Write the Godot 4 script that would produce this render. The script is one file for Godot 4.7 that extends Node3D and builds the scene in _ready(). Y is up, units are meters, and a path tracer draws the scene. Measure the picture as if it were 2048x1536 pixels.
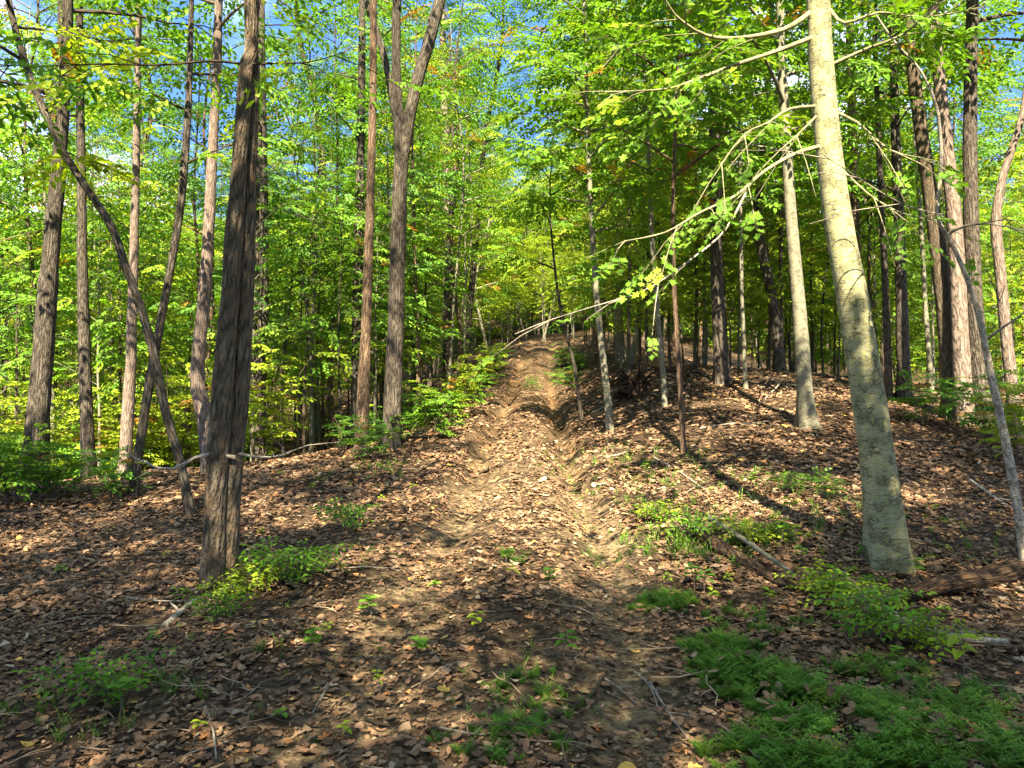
extends Node3D

const F := 1475.0          # focal length of the photograph in its own pixels
const EYE := 1.6
const SUN_HIGH := 50.0
const SUN_TURN := 4.0

var rng := RandomNumberGenerator.new()
var lump := FastNoiseLite.new()
var fine := FastNoiseLite.new()
var used := {}
var later := []            # labels that need to be told apart from their neighbours
var landmarks := []
var M := {}
var S := {}
var leaf_mat: StandardMaterial3D
var sun_dir := Vector3.ZERO

# ---------------------------------------------------------------- mesh collecting
class MB:
	var v := PackedVector3Array()
	var n := PackedVector3Array()
	var uv := PackedVector2Array()
	var c := PackedColorArray()
	var i := PackedInt32Array()

	func tri(a: Vector3, b: Vector3, d: Vector3, col: Color, up := Vector3.ZERO) -> void:
		var nn := (d - a).cross(b - a).normalized()
		if up != Vector3.ZERO and nn.dot(up) < 0.0:
			nn = -nn
			var swap := b
			b = d
			d = swap
		var k := v.size()
		v.append(a); v.append(b); v.append(d)
		for q in 3:
			n.append(nn); c.append(col); i.append(k + q)
		uv.append(Vector2(a.x, a.z)); uv.append(Vector2(b.x, b.z)); uv.append(Vector2(d.x, d.z))

	# a tapering limb along points; flare widens the foot into root lobes, rough shakes the surface
	func tube(p: PackedVector3Array, r: PackedFloat32Array, sides: int, flare := 0.0, rough := 0.0, noise: FastNoiseLite = null, tint := Color.WHITE, closed := true) -> void:
		var m := p.size()
		var t := (p[1] - p[0]).normalized()
		var side := t.cross(Vector3(0.31, 0.1, 0.9)).normalized()
		var k0 := v.size()
		var length := 0.0
		var around := maxf(1.0, roundf(TAU * r[0] / 0.45))
		var phase := p[0].x * 7.3 + p[0].z * 3.1
		for a in m:
			if a > 0:
				length += p[a].distance_to(p[a - 1])
			if a < m - 1:
				t = (p[a + 1] - p[maxi(a - 1, 0)]).normalized()
			side = (side - t * side.dot(t)).normalized()
			var other := t.cross(side)
			for s in sides + 1:
				var ang := TAU * float(s % sides) / sides
				var dir := side * cos(ang) + other * sin(ang)
				var rr := r[a]
				if flare > 0.0:
					rr *= 1.0 + flare * 1.5 * exp(-maxf(0.0, length - 0.2) / (r[0] * 2.2)) * (0.6 + 0.7 * sin(4.0 * ang + phase) + 0.25 * sin(7.0 * ang + 2.0 * phase))
				if rough > 0.0:
					var q := p[a] + dir * r[a]
					rr *= 1.0 + rough * noise.get_noise_3d(q.x * 3.0, q.y * 1.1, q.z * 3.0)
				v.append(p[a] + dir * rr)
				n.append(dir)
				uv.append(Vector2(around * s / sides, length))
				c.append(tint)
		var w := sides + 1
		for a in m - 1:
			for s in sides:
				var q := k0 + a * w + s
				i.append(q); i.append(q + w); i.append(q + 1)
				i.append(q + 1); i.append(q + w); i.append(q + w + 1)
		if closed:
			for e in [0, m - 1]:
				var kc := v.size()
				var dirn := (p[0] - p[1]).normalized() if e == 0 else (p[m - 1] - p[m - 2]).normalized()
				v.append(p[e]); n.append(dirn); uv.append(Vector2(0.5, 0.5)); c.append(tint)
				for s in sides + 1:
					v.append(v[k0 + e * w + s]); n.append(dirn); uv.append(Vector2(0.5 + 0.1 * cos(TAU * s / sides), 0.5 + 0.1 * sin(TAU * s / sides))); c.append(tint)
				for s in sides:
					i.append(kc)
					if e == 0:
						i.append(kc + 1 + s); i.append(kc + 2 + s)
					else:
						i.append(kc + 2 + s); i.append(kc + 1 + s)

	func arrays() -> Array:
		var a := []
		a.resize(Mesh.ARRAY_MAX)
		a[Mesh.ARRAY_VERTEX] = v
		a[Mesh.ARRAY_NORMAL] = n
		a[Mesh.ARRAY_TEX_UV] = uv
		a[Mesh.ARRAY_COLOR] = c
		a[Mesh.ARRAY_INDEX] = i
		return a

	func add_to(am: ArrayMesh, mat: Material) -> void:
		if v.size() == 0:
			return
		am.add_surface_from_arrays(Mesh.PRIMITIVE_TRIANGLES, arrays())
		am.surface_set_material(am.get_surface_count() - 1, mat)

	func made(mat: Material) -> ArrayMesh:
		var am := ArrayMesh.new()
		add_to(am, mat)
		return am

# ---------------------------------------------------------------- naming and labels
func numbered(called: String) -> String:
	var k: int = used.get(called, 0)
	used[called] = k + 1
	return called if k == 0 else "%s_%03d" % [called, k]

func tag(o: Node3D, label: String, category: String, group := "", kind := "") -> void:
	if label != "":
		o.set_meta("label", label)
	if category != "":
		o.set_meta("category", category)
	if group != "":
		o.set_meta("group", group)
	if kind != "":
		o.set_meta("kind", kind)

func thing(called: String, at_: Vector3, turn := 0.0) -> Node3D:
	var o := Node3D.new()
	o.name = numbered(called)
	add_child(o)
	o.position = at_
	o.rotation.y = turn
	return o

func part(called: String, mesh: Mesh, parent: Node3D, stuff := false) -> MeshInstance3D:
	var o := MeshInstance3D.new()
	o.name = called if parent != self else numbered(called)
	o.mesh = mesh
	if stuff:
		o.set_meta("kind", "stuff")
	parent.add_child(o, true)
	return o

func copy(o: Node3D, at_: Vector3, turn: float, size: Vector3) -> Node3D:
	var r: Node3D = o.duplicate()
	r.name = numbered(o.get_meta("called"))
	add_child(r)
	r.position = at_
	r.rotation = Vector3(0, turn, 0)
	r.scale = size
	return r

func scatter(called: String, mesh: Mesh, where: Array, tints: Array, parent: Node3D) -> MultiMeshInstance3D:
	var mm := MultiMesh.new()
	mm.transform_format = MultiMesh.TRANSFORM_3D
	mm.use_colors = true
	mm.mesh = mesh
	mm.instance_count = where.size()
	for k in where.size():
		mm.set_instance_transform(k, where[k])
		mm.set_instance_color(k, tints[k])
	var o := MultiMeshInstance3D.new()
	o.name = called if parent != self else numbered(called)
	o.multimesh = mm
	o.set_meta("kind", "stuff")
	parent.add_child(o, true)
	return o

func seen_at(p: Vector3) -> Vector2:
	var d := maxf(0.5, -p.z)
	return Vector2(1024.0 + p.x / d * F, 768.0 - (p.y - EYE) / d * F)

# a label whose place in words is worked out from the nearest landmark once everything stands
func tell_apart(o: Node3D, look: String, category: String, group: String, p: Vector3) -> void:
	o.set_meta("category", category)
	if group != "":
		o.set_meta("group", group)
	later.append([o, look, seen_at(p)])

func finish_labels() -> void:
	var by := {}
	for e in later:
		var best: Array = landmarks[0]
		var far := 1e9
		var q: Vector2 = e[2]
		for l in landmarks:
			var a: Vector2 = l[0]
			var dist := absf(a.x - q.x) + 0.8 * absf(a.y - q.y)
			if dist < far:
				far = dist
				best = l
		var dx: float = q.x - best[0].x
		var dy: float = q.y - best[0].y
		var how := "right of" if dx > 0.0 else "left of"
		if absf(dy) > absf(dx):
			how = "in front of" if dy > 0.0 else "behind"
		var words: String = "%s %s %s" % [e[1], how, best[1]]
		if not by.has(words):
			by[words] = []
		by[words].append(e)
	var nth := ["leftmost", "second from left", "third from left", "fourth from left", "fifth from left", "sixth from left", "seventh from left", "eighth from left", "ninth from left", "tenth from left", "eleventh from left", "twelfth from left"]
	for words in by:
		var l: Array = by[words]
		l.sort_custom(func(a, b): return a[2].x < b[2].x)
		for k in l.size():
			var t: String = words
			if l.size() > 1:
				var say: String = "rightmost" if k == l.size() - 1 else nth[k] if k < nth.size() else "%dth from left" % (k + 1)
				t = "%s, %s" % [words, say]
			l[k][0].set_meta("label", t)

# ---------------------------------------------------------------- the lie of the land (x to the right, d away from the camera)
func ss(a: float, b: float, x: float) -> float:
	var t := clampf((x - a) / (b - a), 0.0, 1.0)
	return t * t * (3.0 - 2.0 * t)

func table(t: PackedVector2Array, x: float) -> float:
	if x <= t[0].x:
		return t[0].y
	for k in t.size() - 1:
		if x < t[k + 1].x:
			var f := (x - t[k].x) / (t[k + 1].x - t[k].x)
			return lerpf(t[k].y, t[k + 1].y, f)
	return t[t.size() - 1].y

var T_MID := PackedVector2Array([Vector2(0, -0.1), Vector2(4, -0.1), Vector2(6, 0.08), Vector2(8, 0.2), Vector2(12, 0.2), Vector2(20, 0.42), Vector2(31, 0.85), Vector2(40, 1.3), Vector2(55, 2.4), Vector2(80, 5.0)])
var T_HIGH := PackedVector2Array([Vector2(-40, -0.5), Vector2(0, 0), Vector2(4, 0), Vector2(7, 0.05), Vector2(10, 0.18), Vector2(17, 0.7), Vector2(24, 1.05), Vector2(31, 1.5), Vector2(37, 2.5), Vector2(50, 4.3), Vector2(60, 5.2), Vector2(90, 8.5), Vector2(150, 22.0), Vector2(250, 50.0), Vector2(450, 80.0)])
var T_BANK := PackedVector2Array([Vector2(6, 0), Vector2(10, 0.2), Vector2(13, 0.45), Vector2(16, 0.8), Vector2(20, 1.15), Vector2(30, 1.15), Vector2(48, 0.4)])
var T_RUT := PackedVector2Array([Vector2(3, 0.03), Vector2(6, 0.07), Vector2(9, 0.17), Vector2(12, 0.24), Vector2(18, 0.28), Vector2(26, 0.22), Vector2(40, 0.15), Vector2(60, 0.08)])

func mid(d: float) -> float:
	return (table(T_MID, d - 1.0) + table(T_MID, d) * 2.0 + table(T_MID, d + 1.0)) * 0.25

func land(x: float, d: float) -> float:
	var u := x - mid(d)
	var h := (table(T_HIGH, d - 1.2) + table(T_HIGH, d) * 2.0 + table(T_HIGH, d + 1.2)) * 0.25
	if u < 0.0:
		var k := 0.075 + 0.225 * ss(12.0, 20.0, d)
		var drop := k * maxf(0.0, -u - 1.3) * (1.0 - 0.8 * ss(50.0, 90.0, d))
		h -= 5.0 * (1.0 - exp(-drop / 5.0))
	else:
		h += table(T_BANK, d) * ss(0.9, 3.8, u)
		h -= 0.09 * maxf(0.0, u - 6.0) * ss(5.0, 12.0, d) * (1.0 - ss(60.0, 120.0, d)) * exp(-maxf(0.0, u - 25.0) / 30.0)
		var drop := 0.2 * maxf(0.0, u - 3.0) * ss(21.0, 32.0, d) * (1.0 - 0.8 * ss(50.0, 90.0, d))
		h -= 3.5 * (1.0 - exp(-drop / 3.5))
	h += 0.10 * lump.get_noise_2d(x * 22.0, d * 22.0) * ss(0.3, 2.5, absf(u))
	return h

func rut(x: float, d: float) -> float:
	var u := x - mid(d)
	if absf(u) > 2.4 or d > 62.0:
		return 0.0
	var wob := 0.08 * lump.get_noise_2d(d * 12.0, 77.0)
	var deep := table(T_RUT, d)
	var left := deep * (1.0 + 0.5 * lump.get_noise_2d(d * 18.0, 11.0)) * exp(-pow((u + 0.74 + wob) / 0.25, 2.0))
	var right := deep * (1.25 + 0.5 * lump.get_noise_2d(d * 18.0, 33.0)) * exp(-pow((u - 0.76 + wob) / 0.24, 2.0))
	var lips := 0.18 * deep * (exp(-pow((u + 1.12 + wob) / 0.17, 2.0)) + exp(-pow((u - 1.14 + wob) / 0.17, 2.0)))
	return lips - left - right + 0.05 * deep / 0.2 * exp(-u * u / 0.16)

func high(x: float, d: float) -> float:
	return land(x, d) + rut(x, d) + 0.022 * lump.get_noise_2d(x * 90.0, d * 90.0) + (0.03 * lump.get_noise_2d(x * 330.0, d * 300.0) if absf(x - mid(d)) < 1.6 and d < 40.0 else 0.0)

func spot(x: float, d: float, sink := 0.0) -> Vector3:
	return Vector3(x, high(x, d) - sink, -d)

# where the line of sight through a point of the photograph meets the ground
func ground(px: float, py: float, farthest := 120.0) -> Vector3:
	var d := 2.0
	var sx := (px - 1024.0) / F
	var sy := (py - 768.0) / F
	while d < farthest:
		if EYE - sy * d <= high(sx * d, d):
			break
		d += 0.05 + d * 0.004
	return spot(sx * d, d)

func aim(px: float, py: float, d: float) -> Vector3:
	return Vector3((px - 1024.0) / F * d, EYE - (py - 768.0) / F * d, -d)

# ---------------------------------------------------------------- textures
func noise(seed_: int, f: float, kind := FastNoiseLite.TYPE_SIMPLEX_SMOOTH, oct := 4) -> FastNoiseLite:
	var n := FastNoiseLite.new()
	n.seed = seed_
	n.frequency = f
	n.noise_type = kind
	n.fractal_octaves = oct
	n.fractal_type = FastNoiseLite.FRACTAL_FBM
	return n

func tex(im: Image) -> ImageTexture:
	return ImageTexture.create_from_image(im)

# grey values 0..1 of a seamless noise picture, stretched along one axis
func grey(n: FastNoiseLite, w: int, h: int, sx := 1, sy := 1) -> PackedByteArray:
	var im := n.get_seamless_image(w / sx, h / sy)
	im.resize(w, h, Image.INTERPOLATE_CUBIC)
	im.convert(Image.FORMAT_L8)
	return im.get_data()

func bark_furrowed(dark: Color, light: Color, warm: Color, seed_: int) -> Array:
	var rn := noise(seed_, 0.02, FastNoiseLite.TYPE_SIMPLEX_SMOOTH, 4)
	rn.fractal_type = FastNoiseLite.FRACTAL_RIDGED
	var w := 256
	var hgt := 512
	var a := grey(rn, w, hgt, 1, 4)
	var b := grey(noise(seed_ + 1, 0.012), w, hgt)
	var c := grey(noise(seed_ + 2, 0.12, FastNoiseLite.TYPE_SIMPLEX_SMOOTH, 2), w, hgt, 1, 3)
	var out := PackedByteArray()
	out.resize(w * hgt * 3)
	var rel := PackedByteArray()
	rel.resize(w * hgt)
	for k in w * hgt:
		var f := 1.0 - a[k] / 255.0
		f = clampf((f - 0.15) * 1.5 + (c[k] / 255.0 - 0.5) * 0.5, 0.0, 1.0)
		var col := dark.lerp(light, f).lerp(warm, clampf((b[k] / 255.0 - 0.5) * 2.2, 0.0, 0.8))
		out[k * 3] = int(clampf(col.r, 0, 1) * 255.0)
		out[k * 3 + 1] = int(clampf(col.g, 0, 1) * 255.0)
		out[k * 3 + 2] = int(clampf(col.b, 0, 1) * 255.0)
		rel[k] = int(f * 255.0)
	return [tex(Image.create_from_data(w, hgt, false, Image.FORMAT_RGB8, out)), tex(Image.create_from_data(w, hgt, false, Image.FORMAT_L8, rel))]

func bark_mottled(base: Color, dark: Color, pale: Color, lichen: Color, seed_: int) -> Array:
	var w := 256
	var hgt := 1024
	var big := grey(noise(seed_, 0.007, FastNoiseLite.TYPE_SIMPLEX_SMOOTH, 5), w, hgt, 1, 1)
	var mid_ := grey(noise(seed_ + 1, 0.03, FastNoiseLite.TYPE_SIMPLEX_SMOOTH, 4), w, hgt)
	var sm := grey(noise(seed_ + 2, 0.10, FastNoiseLite.TYPE_SIMPLEX_SMOOTH, 3), w, hgt)
	var dash := grey(noise(seed_ + 3, 0.06, FastNoiseLite.TYPE_SIMPLEX_SMOOTH, 2), w, hgt, 4, 1)
	var out := PackedByteArray()
	out.resize(w * hgt * 3)
	var rel := PackedByteArray()
	rel.resize(w * hgt)
	for k in w * hgt:
		var fb := big[k] / 255.0
		var fm := mid_[k] / 255.0
		var fs := sm[k] / 255.0
		var fd := dash[k] / 255.0
		var col := base.lerp(dark, clampf((fb + 0.5 * (fs - 0.5) - 0.46) * 4.0, 0.0, 0.8))
		col = col.lerp(lichen, clampf((fm + 0.4 * (fs - 0.5) - 0.58) * 6.0, 0.0, 0.8))
		col = col.lerp(pale, clampf((1.0 - fm + 0.6 * (fs - 0.5) - 0.66) * 7.0, 0.0, 0.8))
		col = col.lerp(dark * 0.6, clampf((fd - 0.72) * 8.0, 0.0, 0.75))
		col = col.lerp(dark * 0.7, clampf((fs - 0.7) * 5.0, 0.0, 0.5))
		out[k * 3] = int(clampf(col.r, 0, 1) * 255.0)
		out[k * 3 + 1] = int(clampf(col.g, 0, 1) * 255.0)
		out[k * 3 + 2] = int(clampf(col.b, 0, 1) * 255.0)
		rel[k] = int(clampf(0.6 + 0.5 * (fs - 0.5) - clampf((fd - 0.7) * 3.0, 0.0, 0.5), 0.0, 1.0) * 255.0)
	return [tex(Image.create_from_data(w, hgt, false, Image.FORMAT_RGB8, out)), tex(Image.create_from_data(w, hgt, false, Image.FORMAT_L8, rel))]

func bark_mat(t: Array, relief: float, tint := Color.WHITE) -> StandardMaterial3D:
	var m := StandardMaterial3D.new()
	m.albedo_texture = t[0]
	m.albedo_color = tint
	m.roughness = 0.92
	m.metallic_specular = 0.12
	m.heightmap_enabled = true
	m.heightmap_texture = t[1]
	m.heightmap_scale = relief
	return m

# broken white cloud as a panorama laid over the sky
func clouds() -> ImageTexture:
	var n := noise(91, 1.6, FastNoiseLite.TYPE_SIMPLEX_SMOOTH, 5)
	var im := Image.create(512, 256, false, Image.FORMAT_RGBA8)
	for y in 256:
		var up := (0.5 - (y + 0.5) / 256.0) * PI
		for x in 512:
			var a := TAU * x / 512.0
			var p := Vector3(cos(a) * cos(up), sin(up) * 2.0, sin(a) * cos(up))
			var q := clampf((n.get_noise_3dv(p) + 0.02) * 3.2, 0.0, 1.0) if up > 0.0 else 0.0
			im.set_pixel(x, y, Color(0.72, 0.72, 0.72, q * 0.9))
	return tex(im)

func s(r: float, g: float, b: float) -> Color:
	return Color(r, g, b).linear_to_srgb()

func make_materials() -> void:
	var grey_bark := bark_furrowed(s(0.045, 0.036, 0.026), s(0.17, 0.14, 0.10), s(0.15, 0.10, 0.06), 3)
	var dark_bark := bark_furrowed(s(0.03, 0.025, 0.02), s(0.13, 0.112, 0.09), s(0.10, 0.085, 0.06), 13)
	var red_bark := bark_furrowed(s(0.05, 0.034, 0.023), s(0.21, 0.15, 0.10), s(0.17, 0.11, 0.068), 23)
	var olive := bark_mottled(s(0.25, 0.24, 0.14), s(0.085, 0.078, 0.048), s(0.38, 0.375, 0.25), s(0.29, 0.295, 0.11), 31)
	var pale := bark_mottled(s(0.17, 0.157, 0.115), s(0.065, 0.058, 0.042), s(0.33, 0.315, 0.26), s(0.17, 0.18, 0.09), 41)
	M.grey = bark_mat(grey_bark, 2.0)
	M.dark = bark_mat(dark_bark, 2.0)
	M.red = bark_mat(red_bark, 1.6)
	M.olive = bark_mat(olive, 0.5)
	M.pale = bark_mat(pale, 0.5)
	M.pink = bark_mat(bark_furrowed(s(0.075, 0.058, 0.046), s(0.25, 0.2, 0.165), s(0.2, 0.14, 0.105), 53), 1.2)
	M.twig = StandardMaterial3D.new()
	M.twig.albedo_color = s(0.10, 0.075, 0.05)
	M.twig.roughness = 0.9
	M.deadwood = bark_mat(bark_mottled(s(0.44, 0.39, 0.31), s(0.13, 0.105, 0.075), s(0.6, 0.55, 0.47), s(0.25, 0.22, 0.15), 61), 0.8)
	M.rotten = bark_mat(bark_furrowed(s(0.018, 0.013, 0.01), s(0.10, 0.07, 0.045), s(0.13, 0.075, 0.04), 71), 2.5)
	leaf_mat = StandardMaterial3D.new()
	leaf_mat.albedo_color = Color.WHITE
	leaf_mat.vertex_color_use_as_albedo = true
	leaf_mat.roughness = 0.55
	leaf_mat.metallic_specular = 0.25
	leaf_mat.cull_mode = BaseMaterial3D.CULL_DISABLED
	leaf_mat.backlight_enabled = true
	leaf_mat.backlight = Color(0.95, 0.95, 0.5)
	M.litter = StandardMaterial3D.new()
	M.litter.vertex_color_use_as_albedo = true
	M.litter.roughness = 0.95
	M.litter.metallic_specular = 0.12
	M.litter.cull_mode = BaseMaterial3D.CULL_DISABLED
	# soil: fine crumbs and flakes in grey, coloured by the ground's own vertex colours
	var w := 1024
	var f1 := grey(noise(81, 0.012, FastNoiseLite.TYPE_SIMPLEX_SMOOTH, 5), w, w)
	var cell := noise(82, 0.045, FastNoiseLite.TYPE_CELLULAR, 2)
	cell.cellular_return_type = FastNoiseLite.RETURN_CELL_VALUE
	var f2 := grey(cell, w, w, 1, 1)
	var f3 := grey(noise(83, 0.2, FastNoiseLite.TYPE_SIMPLEX_SMOOTH, 2), w, w)
	var out := PackedByteArray()
	out.resize(w * w * 3)
	var rel := PackedByteArray()
	rel.resize(w * w)
	for k in w * w:
		var a := f1[k] / 255.0
		var b := f2[k] / 255.0
		var c := f3[k] / 255.0
		var l := clampf(0.35 + 0.45 * a + 0.5 * (b - 0.5) + 0.35 * (c - 0.5), 0.12, 1.0)
		out[k * 3] = int(l * 255.0)
		out[k * 3 + 1] = int(clampf(l * (0.97 + 0.06 * b), 0, 1) * 255.0)
		out[k * 3 + 2] = int(clampf(l * (0.9 + 0.16 * c), 0, 1) * 255.0)
		rel[k] = int(clampf(0.5 * b + 0.3 * a + 0.3 * c, 0, 1) * 255.0)
	M.soil = StandardMaterial3D.new()
	M.soil.vertex_color_use_as_albedo = true
	M.soil.albedo_texture = tex(Image.create_from_data(w, w, false, Image.FORMAT_RGB8, out))
	M.soil.uv1_triplanar = true
	M.soil.uv1_world_triplanar = true
	M.soil.uv1_scale = Vector3.ONE * 0.7
	M.soil.roughness = 0.95
	M.soil.metallic_specular = 0.2
	M.soil.heightmap_enabled = true
	M.soil.heightmap_texture = tex(Image.create_from_data(w, w, false, Image.FORMAT_L8, rel))
	M.soil.heightmap_scale = 2.0
	M.stone = StandardMaterial3D.new()
	M.stone.albedo_color = s(0.62, 0.6, 0.56)
	M.stone.roughness = 0.85

# ---------------------------------------------------------------- leaves
func leaf(mb: MB, at_: Vector3, dir: Vector3, up: Vector3, length: float, width: float, col: Color, rough_: bool) -> void:
	var sd := dir.cross(up).normalized()
	var nn := sd.cross(dir).normalized()
	var tip := at_ + dir * length - nn * length * 0.16
	var fold := nn * width * 0.22
	if rough_:
		var m := at_ + dir * length * 0.45
		mb.tri(at_, m + sd * width * 0.5 + fold, tip, col, nn)
		mb.tri(at_, tip, m - sd * width * 0.5 + fold, col, nn)
		return
	var m1 := at_ + dir * length * 0.5 - nn * length * 0.02
	for q in [-1.0, 1.0]:
		var a = at_ + dir * length * 0.26 + sd * q * width * 0.45 + fold
		var b = at_ + dir * length * 0.64 + sd * q * width * 0.42 + fold * 0.7
		mb.tri(at_, a, m1, col, nn)
		mb.tri(a, b, m1, col, nn)
		mb.tri(b, tip, m1, col, nn)

func lobed(mb: MB, at_: Vector3, dir: Vector3, up: Vector3, length: float, col: Color) -> void:
	var sd := dir.cross(up).normalized()
	var nn := sd.cross(dir).normalized()
	var mid_ := at_ + dir * length * 0.36 - nn * length * 0.03
	var prof := [Vector2(0, 0), Vector2(0.30, -0.06), Vector2(0.20, 0.20), Vector2(0.56, 0.38), Vector2(0.25, 0.52), Vector2(0.30, 0.72), Vector2(0.12, 0.74), Vector2(0, 1.0)]
	for q in [-1.0, 1.0]:
		for k in 7:
			var a: Vector2 = prof[k]
			var b: Vector2 = prof[k + 1]
			mb.tri(at_ + dir * length * a.y + sd * q * length * a.x + nn * length * (0.12 * a.x - 0.12 * a.y * a.y), at_ + dir * length * b.y + sd * q * length * b.x + nn * length * (0.12 * b.x - 0.12 * b.y * b.y), mid_, col, nn)

# a twig with its leaves, lying along +x with its upper side to +y
func spray(kind: String, seed_: int) -> ArrayMesh:
	var r := RandomNumberGenerator.new()
	r.seed = seed_
	var tw := MB.new()
	var lf := MB.new()
	var far_ := kind == "far"
	var arms := 4 if far_ else 1
	for arm in arms:
		var turn := 0.0 if arm == 0 else (0.75 if arm % 2 else -0.75) + r.randf_range(-0.2, 0.2)
		var start := Vector3(0.0 if arm == 0 else 0.12 + 0.16 * arm, 0, 0)
		var span: float = {"beech": 0.55, "maple": 0.5, "far": 1.1 if arm == 0 else 0.6, "weed": 0.3}[kind]
		var ax := Vector3(cos(turn), 0, sin(turn))
		var n: int = {"beech": 15, "maple": 9, "far": 12 if arm == 0 else 8, "weed": 7}[kind]
		var p := PackedVector3Array()
		for k in 5:
			var t := k / 4.0
			p.append(start + ax * span * t + Vector3(0, 0.10 * t - 0.22 * t * t, r.randf_range(-0.02, 0.02)) * span)
		if not far_ or arm == 0:
			tw.tube(p, PackedFloat32Array([0.004, 0.0035, 0.003, 0.002, 0.001]), 3, 0.0, 0.0, null, Color.WHITE, false)
		for k in n:
			var t := (k + 0.7) / n
			var f := t * 4.0
			var b := mini(int(f), 3)
			var at_ := p[b].lerp(p[b + 1], f - b)
			var q := -1.0 if k % 2 == 0 else 1.0
			var an := q * (r.randf_range(0.55, 1.15) * (1.0 - 0.75 * maxf(0.0, t - 0.75) / 0.25))
			var dir := (ax.rotated(Vector3.UP, an) + Vector3(0, r.randf_range(-0.4, 0.12), 0)).normalized()
			var up := (Vector3.UP + Vector3(r.randf_range(-0.55, 0.55), 0, r.randf_range(-0.55, 0.55))).normalized()
			var shade := r.randf_range(0.72, 1.3)
			var col := Color(shade * r.randf_range(0.85, 1.2), shade, shade * 0.9)
			at_ += dir * 0.015
			if kind == "maple":
				lobed(lf, at_, dir, up, r.randf_range(0.085, 0.13), col)
			elif far_:
				leaf(lf, at_, dir, up, r.randf_range(0.12, 0.17), 0.085, col, true)
			elif kind == "weed":
				leaf(lf, at_, dir, up, r.randf_range(0.05, 0.08), 0.036, col, false)
			else:
				leaf(lf, at_, dir, up, r.randf_range(0.08, 0.115), 0.055, col, false)
	var am := ArrayMesh.new()
	lf.add_to(am, leaf_mat)
	tw.add_to(am, M.twig)
	return am

const MID := Color(0.13, 0.275, 0.026)
const YELLOW := Color(0.27, 0.37, 0.027)
const DEEP := Color(0.09, 0.22, 0.03)
const COOL := Color(0.11, 0.25, 0.05)

func tinted(base: Color, r: RandomNumberGenerator) -> Color:
	var q := r.randf_range(0.75, 1.25)
	var col := base * q
	if r.randf() < 0.14:
		col = col.lerp(YELLOW, 0.6)
	if r.randf() < 0.012:
		col = Color(0.3, 0.16, 0.03)
	col.a = 1.0
	return col

func spray_pose(at_: Vector3, dir: Vector3, size: float, r: RandomNumberGenerator) -> Transform3D:
	var x := dir.normalized()
	var up := Vector3(r.randf_range(-0.75, 0.75), 1.0, r.randf_range(-0.75, 0.75))
	var z := x.cross(up).normalized()
	var y := z.cross(x)
	return Transform3D(Basis(x, y, z) * size, at_)

# ---------------------------------------------------------------- trees
func smooth_path(p: PackedVector3Array, r: PackedFloat32Array, step: float) -> Array:
	var q := PackedVector3Array()
	var w := PackedFloat32Array()
	for k in p.size() - 1:
		var a := p[maxi(k - 1, 0)]
		var e := p[mini(k + 2, p.size() - 1)]
		var n := maxi(1, int(ceil(p[k].distance_to(p[k + 1]) / step)))
		for m in n:
			var t := float(m) / n
			q.append(p[k].cubic_interpolate(p[k + 1], a, e, t))
			w.append(lerpf(r[k], r[k + 1], t))
	q.append(p[p.size() - 1])
	w.append(r[r.size() - 1])
	return [q, w]

func along(p: PackedVector3Array, t: float) -> Vector3:
	var f := clampf(t, 0.0, 0.9999) * (p.size() - 1)
	return p[int(f)].lerp(p[int(f) + 1], f - int(f))

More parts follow.
